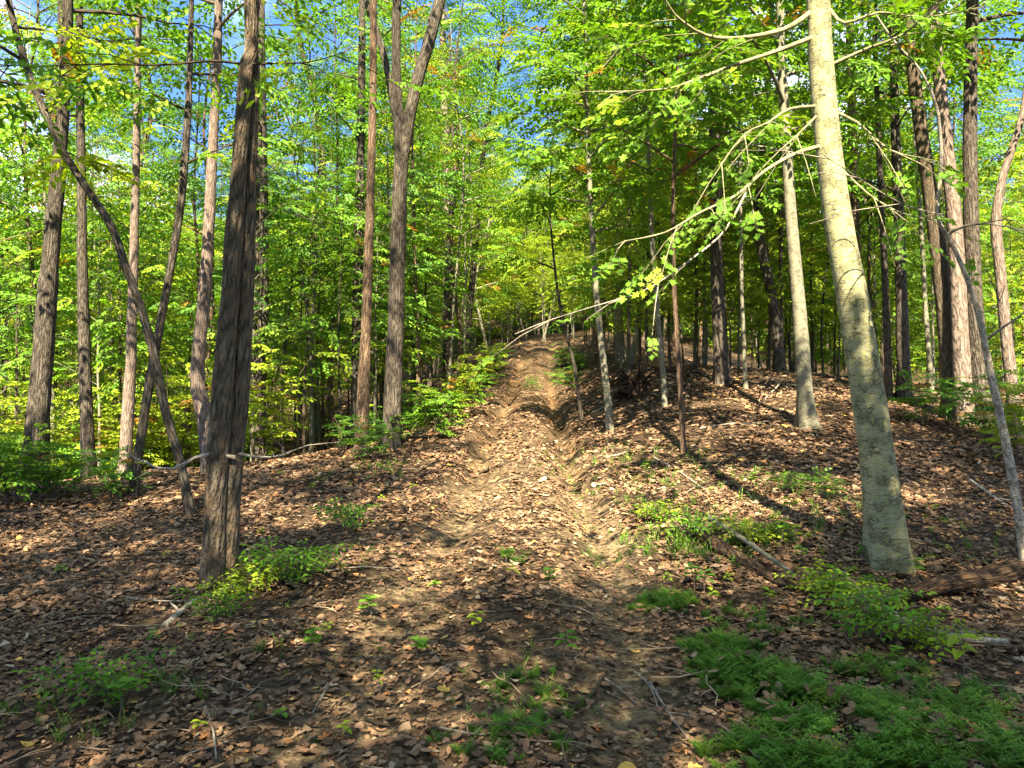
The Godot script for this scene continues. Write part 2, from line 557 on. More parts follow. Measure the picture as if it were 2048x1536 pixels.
# limbs and leaf sprays between two heights of a stem (all in the tree's own axes)
# how: count, reach, rise, per metre of limb, spray size, kind, colour, drop of the reach towards the top
func crown(o: Node3D, stem: PackedVector3Array, from_y: float, to_y: float, how: Dictionary, bark: Material, r: RandomNumberGenerator, extra := []) -> void:
	var wood := MB.new()
	var where := []
	var tints := []
	var n: int = how.count
	var spin := r.randf() * TAU
	var top := stem[stem.size() - 1].y
	for k in n:
		var y := lerpf(from_y, to_y, (k + r.randf()) / n)
		var st := 0
		while st < stem.size() - 2 and stem[st + 1].y < y:
			st += 1
		var a := stem[st].lerp(stem[st + 1], clampf((y - stem[st].y) / maxf(0.01, stem[st + 1].y - stem[st].y), 0, 1))
		spin += 2.4 + r.randf_range(-0.4, 0.4)
		var f := (y - from_y) / maxf(0.1, to_y - from_y)
		var span: float = how.reach * r.randf_range(0.6, 1.15) * (1.0 - how.get("taper", 0.55) * f) * (0.75 + 0.25 * minf(1.0, f * 4.0))
		var dir := Vector3(cos(spin), 0, sin(spin))
		var rise: float = how.rise * r.randf_range(0.4, 1.4) + 0.25 * f
		var p := PackedVector3Array()
		var w := PackedFloat32Array()
		var bend := Vector3(r.randf_range(-0.2, 0.2), 0, r.randf_range(-0.2, 0.2))
		var thick: float = minf(how.get("limb", 0.05), span * 0.014 + 0.004)
		for m in 6:
			var t := m / 5.0
			p.append(a + (dir + bend * t) * span * t + Vector3(0, rise * span * (t - 0.35 * t * t) + r.randf_range(-0.03, 0.03) * span * t, 0))
			w.append(thick * (1.0 - 0.85 * t))
		wood.tube(p, w, 5, 0.0, 0.0, null, Color.WHITE, false)
		var count := int(span * how.per)
		for m in count:
			var t := 0.15 + 0.85 * (m + r.randf()) / count
			var b := along(p, t)
			var q := -1.0 if m % 2 == 0 else 1.0
			var d2 := (dir + bend).rotated(Vector3.UP, q * r.randf_range(0.25, 1.25))
			d2.y = r.randf_range(-0.55, 0.35)
			var off := d2 * r.randf_range(0.0, how.get("wide", 0.35)) * span * 0.5 * (1.1 - t) + Vector3(0, r.randf_range(-1, 1) * how.get("loose", 0.05) * span, 0)
			if r.randf() < 0.5 and off.length() > 0.25:
				wood.tube(PackedVector3Array([b, b + off * 0.5 + Vector3(0, 0.02, 0), b + off]), PackedFloat32Array([0.006, 0.004, 0.003]), 3, 0.0, 0.0, null, Color.WHITE, false)
			where.append(spray_pose(b + off, d2, how.size * r.randf_range(0.8, 1.25), r))
			tints.append(tinted(how.colour, r))
	for e in extra:
		where.append(e)
		tints.append(tinted(how.colour, r))
	if wood.v.size():
		part("branchwork", wood.made(bark), o, true)
	if where.size():
		scatter("crown", S[how.kind], where, tints, o)

# a tree whose trunk is traced by points of the photograph: each entry is [x, y, width] in its pixels, foot first
func traced(called: String, label: String, group: String, pts: Array, bark: Material, total: float, how: Dictionary, opt := {}) -> Node3D:
	var foot := ground(pts[0][0], pts[0][1], 70.0)
	var d: float = opt.get("depth", -foot.z)
	if opt.has("depth"):
		foot = spot((pts[0][0] - 1024.0) / F * d, d)
	var r := RandomNumberGenerator.new()
	r.seed = hash(label)
	var o := thing(called, foot)
	tag(o, label, "tree", group)
	if opt.has("name"):
		landmarks.append([Vector2(pts[0][0], pts[0][1]), opt.name])
	var lean: float = opt.get("lean", 0.0)
	var stems = [pts] + opt.get("more", [])
	var main := PackedVector3Array()
	for q in stems.size():
		var p := PackedVector3Array()
		var w := PackedFloat32Array()
		var l: Array = stems[q]
		for k in l.size():
			var at_ := aim(l[k][0], l[k][1], d + lean * k + (opt.get("behind", 0.0) if q > 0 else 0.0)) - foot
			if k == 0 and (q == 0 or opt.get("own_foot", false)):
				at_ = Vector3(at_.x, -0.25, at_.z)
			p.append(at_)
			w.append(l[k][2] * 0.5 / F * d)
		var last := p[p.size() - 1]
		var dirn := (last - p[p.size() - 2]).normalized()
		var rest := total * (1.0 if q == 0 else 0.93) - last.y
		if rest > 0.5 and not opt.get("ends", false):
			var w0 := w[w.size() - 1]
			for k in 4:
				dirn = (dirn + Vector3(r.randf_range(-0.12, 0.12), 0.25, r.randf_range(-0.12, 0.12))).normalized()
				last += dirn * rest * 0.25
				p.append(last)
				w.append(w0 * (1.0 - 0.23 * (k + 1)))
		var sp := smooth_path(p, w, opt.get("step", 0.3))
		var mb := MB.new()
		mb.tube(sp[0], sp[1], opt.get("sides", 14), opt.get("flare", 0.35) if (q == 0 or opt.get("own_foot", false)) else 0.0, opt.get("rough", 0.10), fine)
		part("trunk" if q == 0 or opt.get("own_foot", false) else "limb", mb.made(bark), o)
		if q == 0:
			main = sp[0]
	var extra := []
	for b in opt.get("boughs", []):
		var p := PackedVector3Array()
		var w := PackedFloat32Array()
		for k in b.path.size():
			p.append(aim(b.path[k][0], b.path[k][1], d + b.get("turn", -0.15) * k) - foot)
			w.append(maxf(0.003, b.w * 0.4 / F * d * (1.0 - 0.8 * k / (b.path.size() - 1.0))))
		var sp := smooth_path(p, w, 0.12)
		var mb := MB.new()
		mb.tube(sp[0], sp[1], 7, 0.0, 0.15, fine)
		var n: int = b.get("twigs", 6)
		for k in n:
			var t := 0.3 + 0.7 * (k + r.randf()) / n
			var a := along(sp[0], t)
			var dir := (along(sp[0], t + 0.04) - along(sp[0], t - 0.04)).normalized().rotated(Vector3.UP, r.randf_range(0.4, 1.1) * (1 if k % 2 else -1))
			dir.y += r.randf_range(-0.35, 0.2)
			var span := r.randf_range(0.25, 0.7)
			var e := a + dir * span + Vector3(0, -0.06, 0)
			mb.tube(PackedVector3Array([a, a + dir * span * 0.5, e]), PackedFloat32Array([0.006, 0.004, 0.002]), 4, 0.0, 0.0, null, Color.WHITE, false)
			for m in b.get("leafy", 2):
				extra.append(spray_pose(a.lerp(e, r.randf_range(0.4, 1.0)), dir.rotated(Vector3.UP, r.randf_range(-0.7, 0.7)), r.randf_range(0.7, 1.1) * b.get("leaf", 0.62), r))
		part("branch", mb.made(b.get("bark", bark)), o)
	if how.size() > 0:
		crown(o, main, how.low, minf(total - 0.3, how.get("high", total)), how, bark, r, extra)
	return o

# a grown tree or sapling to be copied: foot at the origin
func grown(called: String, tall: float, thick: float, bark: Material, how: Dictionary, seed_: int, sides: int, sway := 0.05) -> Node3D:
	var r := RandomNumberGenerator.new()
	r.seed = seed_
	var p := PackedVector3Array()
	var w := PackedFloat32Array()
	var at_ := Vector3(0, -0.3, 0)
	var n := 7
	for k in n:
		p.append(at_)
		w.append(thick * (1.0 - 0.85 * k / (n - 1.0)))
		at_ += Vector3(r.randf_range(-sway, sway), 1.0, r.randf_range(-sway, sway)) * (tall + 0.3) / (n - 1)
	var sp := smooth_path(p, w, tall / 24.0)
	var o := Node3D.new()
	o.set_meta("called", called)
	var mb := MB.new()
	mb.tube(sp[0], sp[1], sides, 0.3, 0.08, fine)
	part("trunk", mb.made(bark), o)
	crown(o, sp[0], how.low, tall - 0.1, how, bark, r)
	return o

# ---------------------------------------------------------------- ground, track and what lies on them
func lines(near: float, step: float, grow: float, far_: float) -> PackedFloat32Array:
	var l := PackedFloat32Array()
	var x := 0.0
	var st := step
	while x < far_:
		l.append(x)
		if x > near:
			st *= grow
		x += st
	l.append(far_)
	return l

func sheet(xs: PackedFloat32Array, ds: PackedFloat32Array, at_: Callable, paint: Callable) -> ArrayMesh:
	var mb := MB.new()
	var w := xs.size()
	for d in ds:
		for x in xs:
			var p: Vector3 = at_.call(x, d)
			mb.v.append(p)
			mb.uv.append(Vector2(p.x, p.z))
			mb.c.append(paint.call(p.x, -p.z, x))
	mb.n.resize(mb.v.size())
	for a in ds.size():
		for b in w:
			var e := mb.v[a * w + mini(b + 1, w - 1)] - mb.v[a * w + maxi(b - 1, 0)]
			var f := mb.v[mini(a + 1, ds.size() - 1) * w + b] - mb.v[maxi(a - 1, 0) * w + b]
			mb.n[a * w + b] = e.cross(f).normalized()
			if a < ds.size() - 1 and b < w - 1:
				var k := a * w + b
				mb.i.append(k); mb.i.append(k + w); mb.i.append(k + 1)
				mb.i.append(k + 1); mb.i.append(k + w); mb.i.append(k + w + 1)
	return mb.made(M.soil)

const HUMUS := Color(0.10, 0.066, 0.042)
const LITTER := Color(0.22, 0.148, 0.09)
const TAN := Color(0.40, 0.29, 0.165)
const CLAY := Color(0.40, 0.21, 0.10)

func ground_colour(x: float, d: float, _u: float) -> Color:
	var q := clampf(0.5 + 1.1 * lump.get_noise_2d(x * 70.0, d * 70.0), 0.0, 1.0)
	return HUMUS.lerp(LITTER, q)

func track_colour(x: float, d: float, u: float) -> Color:
	var q := clampf(0.5 + 1.3 * lump.get_noise_2d(x * 110.0 + 400.0, d * 60.0), 0.0, 1.0)
	var wheel := maxf(exp(-pow((absf(u) - 0.75) / 0.3, 2.0)), 0.5 * exp(-pow((absf(u) - 0.5) / 0.5, 2.0)))
	var c := ground_colour(x, d, 0.0)
	var bare := clampf(wheel * (0.55 + 0.6 * q) * (0.9 + 0.1 * ss(5.0, 10.0, d)), 0.0, 1.0)
	return c.lerp(TAN.lerp(CLAY, ss(8.0, 20.0, d) * (0.15 + 0.6 * q)), bare)

func build_ground() -> void:
	var half := lines(6.0, 0.13, 1.065, 420.0)
	var xs := PackedFloat32Array()
	for k in range(half.size() - 1, 0, -1):
		xs.append(-half[k])
	xs.append_array(half)
	var ahead := lines(14.0, 0.13, 1.055, 450.0)
	var back := lines(2.0, 0.5, 1.3, 80.0)
	var ds := PackedFloat32Array()
	for k in range(back.size() - 1, 0, -1):
		ds.append(-back[k])
	ds.append_array(ahead)
	var g := part("ground", sheet(xs, ds, func(x, d):
		var u := absf(x - mid(d))
		var under := ss(1.42, 1.2, u) * ss(1.2, 1.6, d) * ss(55.5, 54.0, d)
		return Vector3(x, high(x, d) - 0.10 * under, -d), ground_colour), self)
	tag(g, "leaf covered forest floor, falling away on the left and rising to a bank on the right", "ground", "", "structure")
	var us := PackedFloat32Array()
	for k in 61:
		us.append(-1.5 + k * 0.05)
	ds = PackedFloat32Array()
	var d := 1.0
	while d < 56.0:
		ds.append(d)
		d += 0.05 + maxf(0.0, d - 8.0) * 0.008
	var t := part("dirt_track", sheet(us, ds, func(u, dd):
		var x: float = mid(dd) + u
		var dip := 0.05 * ss(1.2, 1.5, absf(u)) + 0.05 * ss(1.6, 1.0, dd) + 0.05 * ss(54.5, 56.0, dd)
		return Vector3(x, high(x, dd) + 0.006 - dip, -dd), track_colour), self)
	tag(t, "rutted dirt track climbing straight through the forest", "track", "", "structure")

# a dry fallen leaf, curled
func dry_leaf(seed_: int, kind: int) -> ArrayMesh:
	var r := RandomNumberGenerator.new()
	r.seed = seed_
	var mb := MB.new()
	var curl := r.randf_range(0.05, 0.6)
	var cup := r.randf_range(-0.9, 1.3)
	var prof := [Vector2(0, 0.0), Vector2(0.22, 0.3), Vector2(0.5, 0.36), Vector2(0.78, 0.24), Vector2(1, 0.0)]
	if kind == 1:
		prof = [Vector2(0, 0.02), Vector2(0.2, 0.28), Vector2(0.36, 0.17), Vector2(0.55, 0.38), Vector2(0.68, 0.2), Vector2(0.84, 0.24), Vector2(1, 0.0)]
	if kind == 2:
		prof = [Vector2(0, 0.0), Vector2(0.15, 0.14), Vector2(0.5, 0.17), Vector2(0.85, 0.1), Vector2(1, 0.0)]
	var twist := r.randf_range(-0.5, 0.5)
	var pt := func(t: float, w: float) -> Vector3:
		var y := curl * (t - 0.5) * (t - 0.5) * 1.1 + cup * w * w * 1.6 + twist * w * (t - 0.5)
		return Vector3(t - 0.5, y, w)
	for k in prof.size() - 1:
		var a: Vector2 = prof[k]
		var b: Vector2 = prof[k + 1]
		for q in [-1.0, 1.0]:
			var c := Color.WHITE * (0.92 if q < 0 else 1.06)
			var wa: float = a.y * q
			var wb: float = b.y * q
			mb.tri(pt.call(a.x, 0.0), pt.call(a.x, wa), pt.call(b.x, wb), c, Vector3.UP)
			mb.tri(pt.call(a.x, 0.0), pt.call(b.x, wb), pt.call(b.x, 0.0), c, Vector3.UP)
	return mb.made(M.litter)

var DRY := [Color(0.22, 0.135, 0.075), Color(0.17, 0.10, 0.055), Color(0.08, 0.05, 0.032), Color(0.29, 0.20, 0.12), Color(0.19, 0.105, 0.06), Color(0.12, 0.07, 0.04), Color(0.24, 0.155, 0.095), Color(0.06, 0.04, 0.027), Color(0.10, 0.06, 0.038)]

func dry_colour(r: RandomNumberGenerator) -> Color:
	var c: Color = DRY[r.randi() % DRY.size()]
	var q := r.randf()
	if q < 0.025:
		c = Color(0.45, 0.19, 0.06)
	elif q < 0.035:
		c = Color(0.55, 0.38, 0.08)
	elif q < 0.06:
		c = Color(0.34, 0.28, 0.19)
	c = c.lerp(Color(0.19, 0.12, 0.07), 0.3) * r.randf_range(0.82, 1.15)
	c.a = 1.0
	return c

func build_litter() -> void:
	var kinds := []
	for k in 9:
		kinds.append(dry_leaf(200 + k, k % 3))
	var where := []
	var tints := []
	for k in 9:
		where.append([])
		tints.append([])
	# [nearest, farthest, half width, how many, size]
	for band in [[1.8, 7.0, 5.0, 36000, 0.034], [7.0, 13.0, 9.0, 30000, 0.05], [1.8, 5.5, 4.2, 26000, 0.054], [5.5, 10.0, 7.5, 44000, 0.066], [10.0, 17.0, 12.5, 44000, 0.1], [17.0, 30.0, 17.0, 30000, 0.135], [30.0, 56.0, 22.0, 12000, 0.2]]:
		for k in int(band[3]):
			var d := rng.randf_range(band[0], band[1])
			var x: float = rng.randf_range(-1, 1) * minf(band[2], d * 0.78 + 0.6)
			var u := absf(absf(x - mid(d)) - 0.75)
			if u < 0.2 and d > 7.0 and rng.randf() < 0.4:
				continue
			if absf(x - mid(d)) < 1.2 and rng.randf() < (0.4 if d < 7.0 else 0.35):
				continue
			if lump.get_noise_2d(x * 60.0 + 900.0, d * 60.0) > 0.16 and rng.randf() < 0.7:
				continue
			var y := high(x, d)
			var e := 0.08
			var nrm := Vector3(y - high(x + e, d), e, -(y - high(x, d + e))).normalized()
			var tilt := Vector3(rng.randfn(0, 0.5), 1.0, rng.randfn(0, 0.5)).normalized()
			nrm = (nrm + tilt).normalized()
			var f := Vector3(rng.randf_range(-1, 1), 0, rng.randf_range(-1, 1)).normalized()
			var bx := (f - nrm * f.dot(nrm)).normalized()
			var size: float = band[4] * (0.32 + 1.2 * pow(rng.randf(), 1.8))
			var b := Basis(bx, nrm, bx.cross(nrm)) * size
			var q := rng.randi() % 9
			where[q].append(Transform3D(b, Vector3(x, y + rng.randf_range(0.0, 0.03), -d)))
			tints[q].append(dry_colour(rng))
	for k in 9:
		var o := scatter("leaf_litter", kinds[k], where[k], tints[k], self)
		tag(o, "dry brown fallen leaves strewn over the forest floor", "leaf litter", "leaf litter", "stuff")

func scatter_twigs() -> void:
	var mb := MB.new()
	mb.tube(PackedVector3Array([Vector3(-0.5, 0, 0), Vector3(-0.15, 0.03, 0.05), Vector3(0.2, 0.02, -0.03), Vector3(0.5, 0.0, 0.04)]), PackedFloat32Array([0.014, 0.012, 0.01, 0.005]), 5)
	mb.tube(PackedVector3Array([Vector3(0.0, 0.02, 0), Vector3(0.2, 0.05, 0.12), Vector3(0.32, 0.04, 0.2)]), PackedFloat32Array([0.008, 0.006, 0.003]), 4)
	var where := []
	var tints := []
	var mat = M.litter
	for k in 1300:
		var d := 2.0 + 26.0 * pow(rng.randf(), 1.6)
		var x := rng.randf_range(-1, 1) * (d * 0.78 + 0.5)
		if absf(absf(x - mid(d)) - 0.75) < 0.3 and rng.randf() < 0.6:
			continue
		var p := spot(x, d)
		var l := rng.randf_range(0.08, 0.42) * (1.0 + 0.03 * d)
		var b := Basis(Vector3.UP, rng.randf() * TAU).rotated(Vector3(1, 0, 0), rng.randf_range(-0.2, 0.2)).scaled(Vector3(l, l * 0.8, l))
		where.append(Transform3D(b, p + Vector3(0, 0.02, 0)))
		var c := Color(0.22, 0.165, 0.11) * rng.randf_range(0.3, 1.4)
		c.a = 1.0
		tints.append(c)
	var o := scatter("twig_litter", mb.made(mat), where, tints, self)
	tag(o, "small dry twigs scattered among the fallen leaves", "twig litter", "", "stuff")

# ---------------------------------------------------------------- low plants
func tuft(seed_: int, feathery: bool) -> ArrayMesh:
	var r := RandomNumberGenerator.new()
	r.seed = seed_
	var mb := MB.new()
	for k in 9:
		var an := r.randf() * TAU
		var out := Vector3(cos(an), 0, sin(an))
		var tall := r.randf_range(0.06, 0.15)
		var p := Vector3(r.randf_range(-0.04, 0.04), -0.01, r.randf_range(-0.04, 0.04))
		var bend := r.randf_range(0.3, 0.9)
		var sh := r.randf_range(0.7, 1.3)
		var col := Color(sh, sh, sh)
		var prev := p
		var wide := Vector3(-out.z, 0, out.x) * (0.003 if feathery else 0.006)
		for q in 4:
			var t := (q + 1) / 4.0
			var nx := p + Vector3.UP * tall * t + out * tall * bend * t * t
			mb.tri(prev - wide, prev + wide, nx, col, (out + Vector3.UP))
			if feathery:
				for e in [-1.0, 1.0]:
					var dir = (Vector3(-out.z, 0, out.x) * e + out * 0.5 + Vector3(0, r.randf_range(-0.1, 0.4), 0)).normalized()
					var len_ := 0.055 * (1.15 - 0.6 * t)
					mb.tri(nx, nx + dir * len_ + out * 0.006, nx + dir * len_ * 0.7 - out * 0.01, col, Vector3.UP)
					mb.tri(prev.lerp(nx, 0.5), prev.lerp(nx, 0.5) + dir * len_ * 1.05 + out * 0.005, prev.lerp(nx, 0.5) + dir * len_ * 0.6 - out * 0.012, col, Vector3.UP)
			prev = nx
	return mb.made(leaf_mat)

func patch(called: String, label: String, mesh: Mesh, spots: Array, base: Color) -> void:
	var where := []
	var tints := []
	for z in spots:   # [x in photo, y in photo, half width m, half depth m, count, size]
		var c := ground(z[0], z[1])
		for k in int(z[4]):
			var a := rng.randf() * TAU
			var q := sqrt(rng.randf())
			if lump.get_noise_2d((c.x + cos(a) * q * z[2]) * 170.0, (-c.z + sin(a) * q * z[3]) * 170.0) > 0.02 + 0.3 * rng.randf():
				continue
			var x: float = c.x + cos(a) * q * z[2]
			var d: float = -c.z + sin(a) * q * z[3]
			if d < 1.6:
				continue
			var size: float = z[5] * rng.randf_range(0.6, 1.3) * (1.1 - 0.5 * q)
			where.append(Transform3D(Basis(Vector3.UP, rng.randf() * TAU).scaled(Vector3.ONE * size), spot(x, d)))
			var col := base * rng.randf_range(0.7, 1.35)
			col = col.lerp(YELLOW, 0.25 * rng.randf())
			col.a = 1.0
			tints.append(col)
	tag(scatter(called, mesh, where, tints, self), label, "grass" if called.begins_with("grass") else "ground cover", "", "stuff")

func seedling(seed_: int, leaves: int, tall: float, size: float, lobes: bool, col: Color) -> Node3D:
	var r := RandomNumberGenerator.new()
	r.seed = seed_
	var o := Node3D.new()
	o.set_meta("called", "seedling")
	var st := MB.new()
	var top := Vector3(r.randf_range(-0.04, 0.04), tall, r.randf_range(-0.04, 0.04))
	st.tube(PackedVector3Array([Vector3(0, -0.04, 0), top * 0.5 + Vector3(0.01, 0, 0), top]), PackedFloat32Array([0.004, 0.003, 0.002]), 4)
	part("stem", st.made(M.twig), o)
	var spin := r.randf() * TAU
	for k in leaves:
		spin += 2.2 + r.randf_range(-0.4, 0.4)
		var lf := MB.new()
		var dir := Vector3(cos(spin), r.randf_range(-0.1, 0.25), sin(spin)).normalized()
		var c := col * r.randf_range(0.8, 1.25)
		c.a = 1.0
		var b := top * (1.0 - 0.45 * float(k) / leaves)
		if lobes:
			lobed(lf, b, dir, Vector3.UP, size * r.randf_range(0.8, 1.2), c)
		else:
			leaf(lf, b, dir, Vector3.UP, size * r.randf_range(0.8, 1.25), size * 0.6, c, false)
		part("leaf", lf.made(leaf_mat), o)
	return o

func shrub(seed_: int, called: String, stems: int, tall: float, wide: float, per: int, col: Color, kind := "weed", size := 1.0) -> Node3D:
	var r := RandomNumberGenerator.new()
	r.seed = seed_
	var o := Node3D.new()
	o.set_meta("called", called)
	var where := []
	var tints := []
	for k in stems:
		var an := r.randf() * TAU
		var out := Vector3(cos(an), 0, sin(an)) * wide * r.randf_range(0.3, 1.0)
		var h := tall * r.randf_range(0.6, 1.1)
		var p := PackedVector3Array([Vector3(out.x * 0.1, -0.05, out.z * 0.1), Vector3(out.x * 0.4, h * 0.5, out.z * 0.4), Vector3(out.x, h, out.z)])
		var sp := smooth_path(p, PackedFloat32Array([0.009, 0.006, 0.003]), 0.12)
		var mb := MB.new()
		mb.tube(sp[0], sp[1], 4)
		part("stem", mb.made(M.twig), o)
		for m in per:
			var b := along(sp[0], r.randf_range(0.25, 1.0))
			var a2 := r.randf() * TAU
			where.append(spray_pose(b, Vector3(cos(a2), r.randf_range(-0.15, 0.35), sin(a2)), size * r.randf_range(0.7, 1.2), r))
			tints.append(tinted(col, r))
	scatter("foliage", S[kind], where, tints, o)
	return o

# ---------------------------------------------------------------- wood on the ground
func stick(pts: Array, w: float, lift: float, look: String, bark: Material, called := "fallen_twig", group := "fallen twigs", forks := 1) -> Node3D:
	var foot := ground(pts[0][0], pts[0][1])
	var p := PackedVector3Array()
	var r := PackedFloat32Array()
	var mid_p := Vector3.ZERO
	var gr := RandomNumberGenerator.new()
	gr.seed = int(pts[0][0] * 7 + pts[0][1])
	for k in pts.size():
		var g := ground(pts[k][0], pts[k][1])
		p.append(g - foot + Vector3(0, lift * (0.6 + gr.randf()), 0))
		r.append(w * 0.5 * (1.0 - 0.6 * k / (pts.size() - 1.0)))
		mid_p += g / pts.size()
	var sp := smooth_path(p, r, 0.08)
	var mb := MB.new()
	mb.tube(sp[0], sp[1], 8, 0.0, 0.25, fine)
	var o := thing(called, foot)
	part("stem", mb.made(bark), o)
	for k in forks:
		var a := along(sp[0], gr.randf_range(0.3, 0.8))
		var dir = (sp[0][sp[0].size() - 1] - sp[0][0]).normalized().rotated(Vector3.UP, gr.randf_range(0.4, 0.9) * (1 if gr.randf() < 0.5 else -1))
		var l = 0.25 * sp[0][0].distance_to(sp[0][sp[0].size() - 1])
		var fk := MB.new()
		fk.tube(PackedVector3Array([a, a + dir * l * 0.5 + Vector3(0, 0.02, 0), a + dir * l + Vector3(0, 0.03, 0)]), PackedFloat32Array([w * 0.25, w * 0.2, w * 0.1]), 5)
		part("side_twig", fk.made(bark), o)
	tell_apart(o, look, "log" if called.ends_with("log") else "twig", group, mid_p)
	return o

func stone() -> void:
	var g := ground(703, 896)
	var mb := MB.new()
	for a in 9:
		for b in 13:
			var th := PI * a / 8.0
			var ph := TAU * (b % 12) / 12.0
			var q := Vector3(sin(th) * cos(ph), cos(th), sin(th) * sin(ph))
			var rr := 0.11 * (1.0 + 0.35 * fine.get_noise_3d(q.x * 9.0, q.y * 9.0, q.z * 9.0))
			mb.v.append(Vector3(q.x * rr * 0.9, q.y * rr * 1.25 + 0.07, q.z * rr))
			mb.n.append(q)
			mb.uv.append(Vector2(b / 12.0, a / 8.0))
			mb.c.append(Color.WHITE)
	for a in 8:
		for b in 12:
			var k := a * 13 + b
			for q in [k, k + 1, k + 13, k + 1, k + 14, k + 13]:
				mb.i.append(q)
	var o := part("white_stone", mb.made(M.stone), self)
	o.position = g
	tag(o, "small whitish stone at the foot of the reddish brown trunk", "stone")

func stump() -> void:
	var g := ground(1266, 792)
	var o := thing("tree_stump", g)
	var k := -g.z / F
	tag(o, "dark old upturned tree stump with ragged roots on the right bank", "stump")
	landmarks.append([Vector2(1266, 775), "the dark stump"])
	var mb := MB.new()
	var p := PackedVector3Array()
	var w := PackedFloat32Array()
	for a in 7:
		p.append(Vector3(0.03 * a, -0.1 + 0.1 * a * k * 70.0, -0.02 * a))
		w.append(k * (30.0 - 1.6 * a))
	mb.tube(p, w, 22, 0.25, 0.5, fine)
	part("trunk", mb.made(M.rotten), o)
	var r := RandomNumberGenerator.new()
	r.seed = 5
	for a in 16:
		var an := TAU * a / 16.0 + r.randf_range(-0.15, 0.15)
		var out := Vector3(cos(an), 0, sin(an))
		var rt := MB.new()
		var b := out * k * 22.0 + Vector3(0.1, k * r.randf_range(20.0, 42.0), 0)
		var l := k * r.randf_range(20.0, 60.0)
		rt.tube(PackedVector3Array([b - out * 0.05, b + out * l * 0.5 + Vector3(0, l * r.randf_range(-0.3, 0.5), 0), b + out * l + Vector3(0, l * r.randf_range(-0.6, 0.5), 0)]), PackedFloat32Array([k * 4.0, k * 2.5, k * 0.8]), 6, 0.0, 0.3, fine)
		part("root", rt.made(M.rotten), o)

# ---------------------------------------------------------------- the scene
func _ready() -> void:
	var cam := Camera3D.new()
	cam.name = "camera"
	cam.fov = rad_to_deg(2.0 * atan(768.0 / F))
	cam.near = 0.05
	cam.far = 900.0
	add_child(cam)
	cam.position = Vector3(0, EYE, 0)
	cam.current = true
	var env := Environment.new()
	env.background_mode = Environment.BG_SKY
	var sm := ProceduralSkyMaterial.new()
	sm.sky_top_color = Color(0.17, 0.29, 0.50)
	sm.sky_horizon_color = Color(0.30, 0.40, 0.53)
	sm.ground_bottom_color = Color(0.10, 0.12, 0.06)
	sm.ground_horizon_color = Color(0.22, 0.25, 0.20)
	sm.sky_curve = 0.18
	sm.sky_energy_multiplier = 1.0
	sm.sky_cover = clouds()
	var sk := Sky.new()
	sk.sky_material = sm
	env.sky = sk
	env.tonemap_mode = Environment.TONE_MAPPER_LINEAR
	env.tonemap_exposure = 7.4
	env.sdfgi_enabled = true
	env.ssao_enabled = true
	env.ssil_enabled = true
	var we := WorldEnvironment.new()
	we.name = "environment"
	we.environment = env
	add_child(we)
	var sun := DirectionalLight3D.new()
	sun.name = "sun"
	sun.light_energy = 1.6
	sun.light_color = Color(1.0, 0.94, 0.82)
	sun.light_angular_distance = 0.5
	sun.shadow_enabled = true
	sun.rotation_degrees = Vector3(-SUN_HIGH, -SUN_TURN, 0)
	add_child(sun)

	rng.seed = 12
	lump = noise(5, 0.01, FastNoiseLite.TYPE_SIMPLEX_SMOOTH, 3)
	fine = noise(6, 1.6, FastNoiseLite.TYPE_SIMPLEX_SMOOTH, 3)
	make_materials()
	S.beech = spray("beech", 1)
	S.maple = spray("maple", 2)
	S.far = spray("far", 3)
	S.weed = spray("weed", 4)
	landmarks.append([Vector2(1060, 900), "the track's middle"])
	landmarks.append([Vector2(1560, 1340), "the fern patch"])
	landmarks.append([Vector2(1000, 1380), "the foot of the track"])
	landmarks.append([Vector2(150, 1250), "the shaded leaf slope"])
	landmarks.append([Vector2(1080, 690), "the crest of the track"])
	build_ground()
	trunks()
	forest()
	build_litter()
	scatter_twigs()
	floor_plants()
	dead_wood()
	finish_labels()

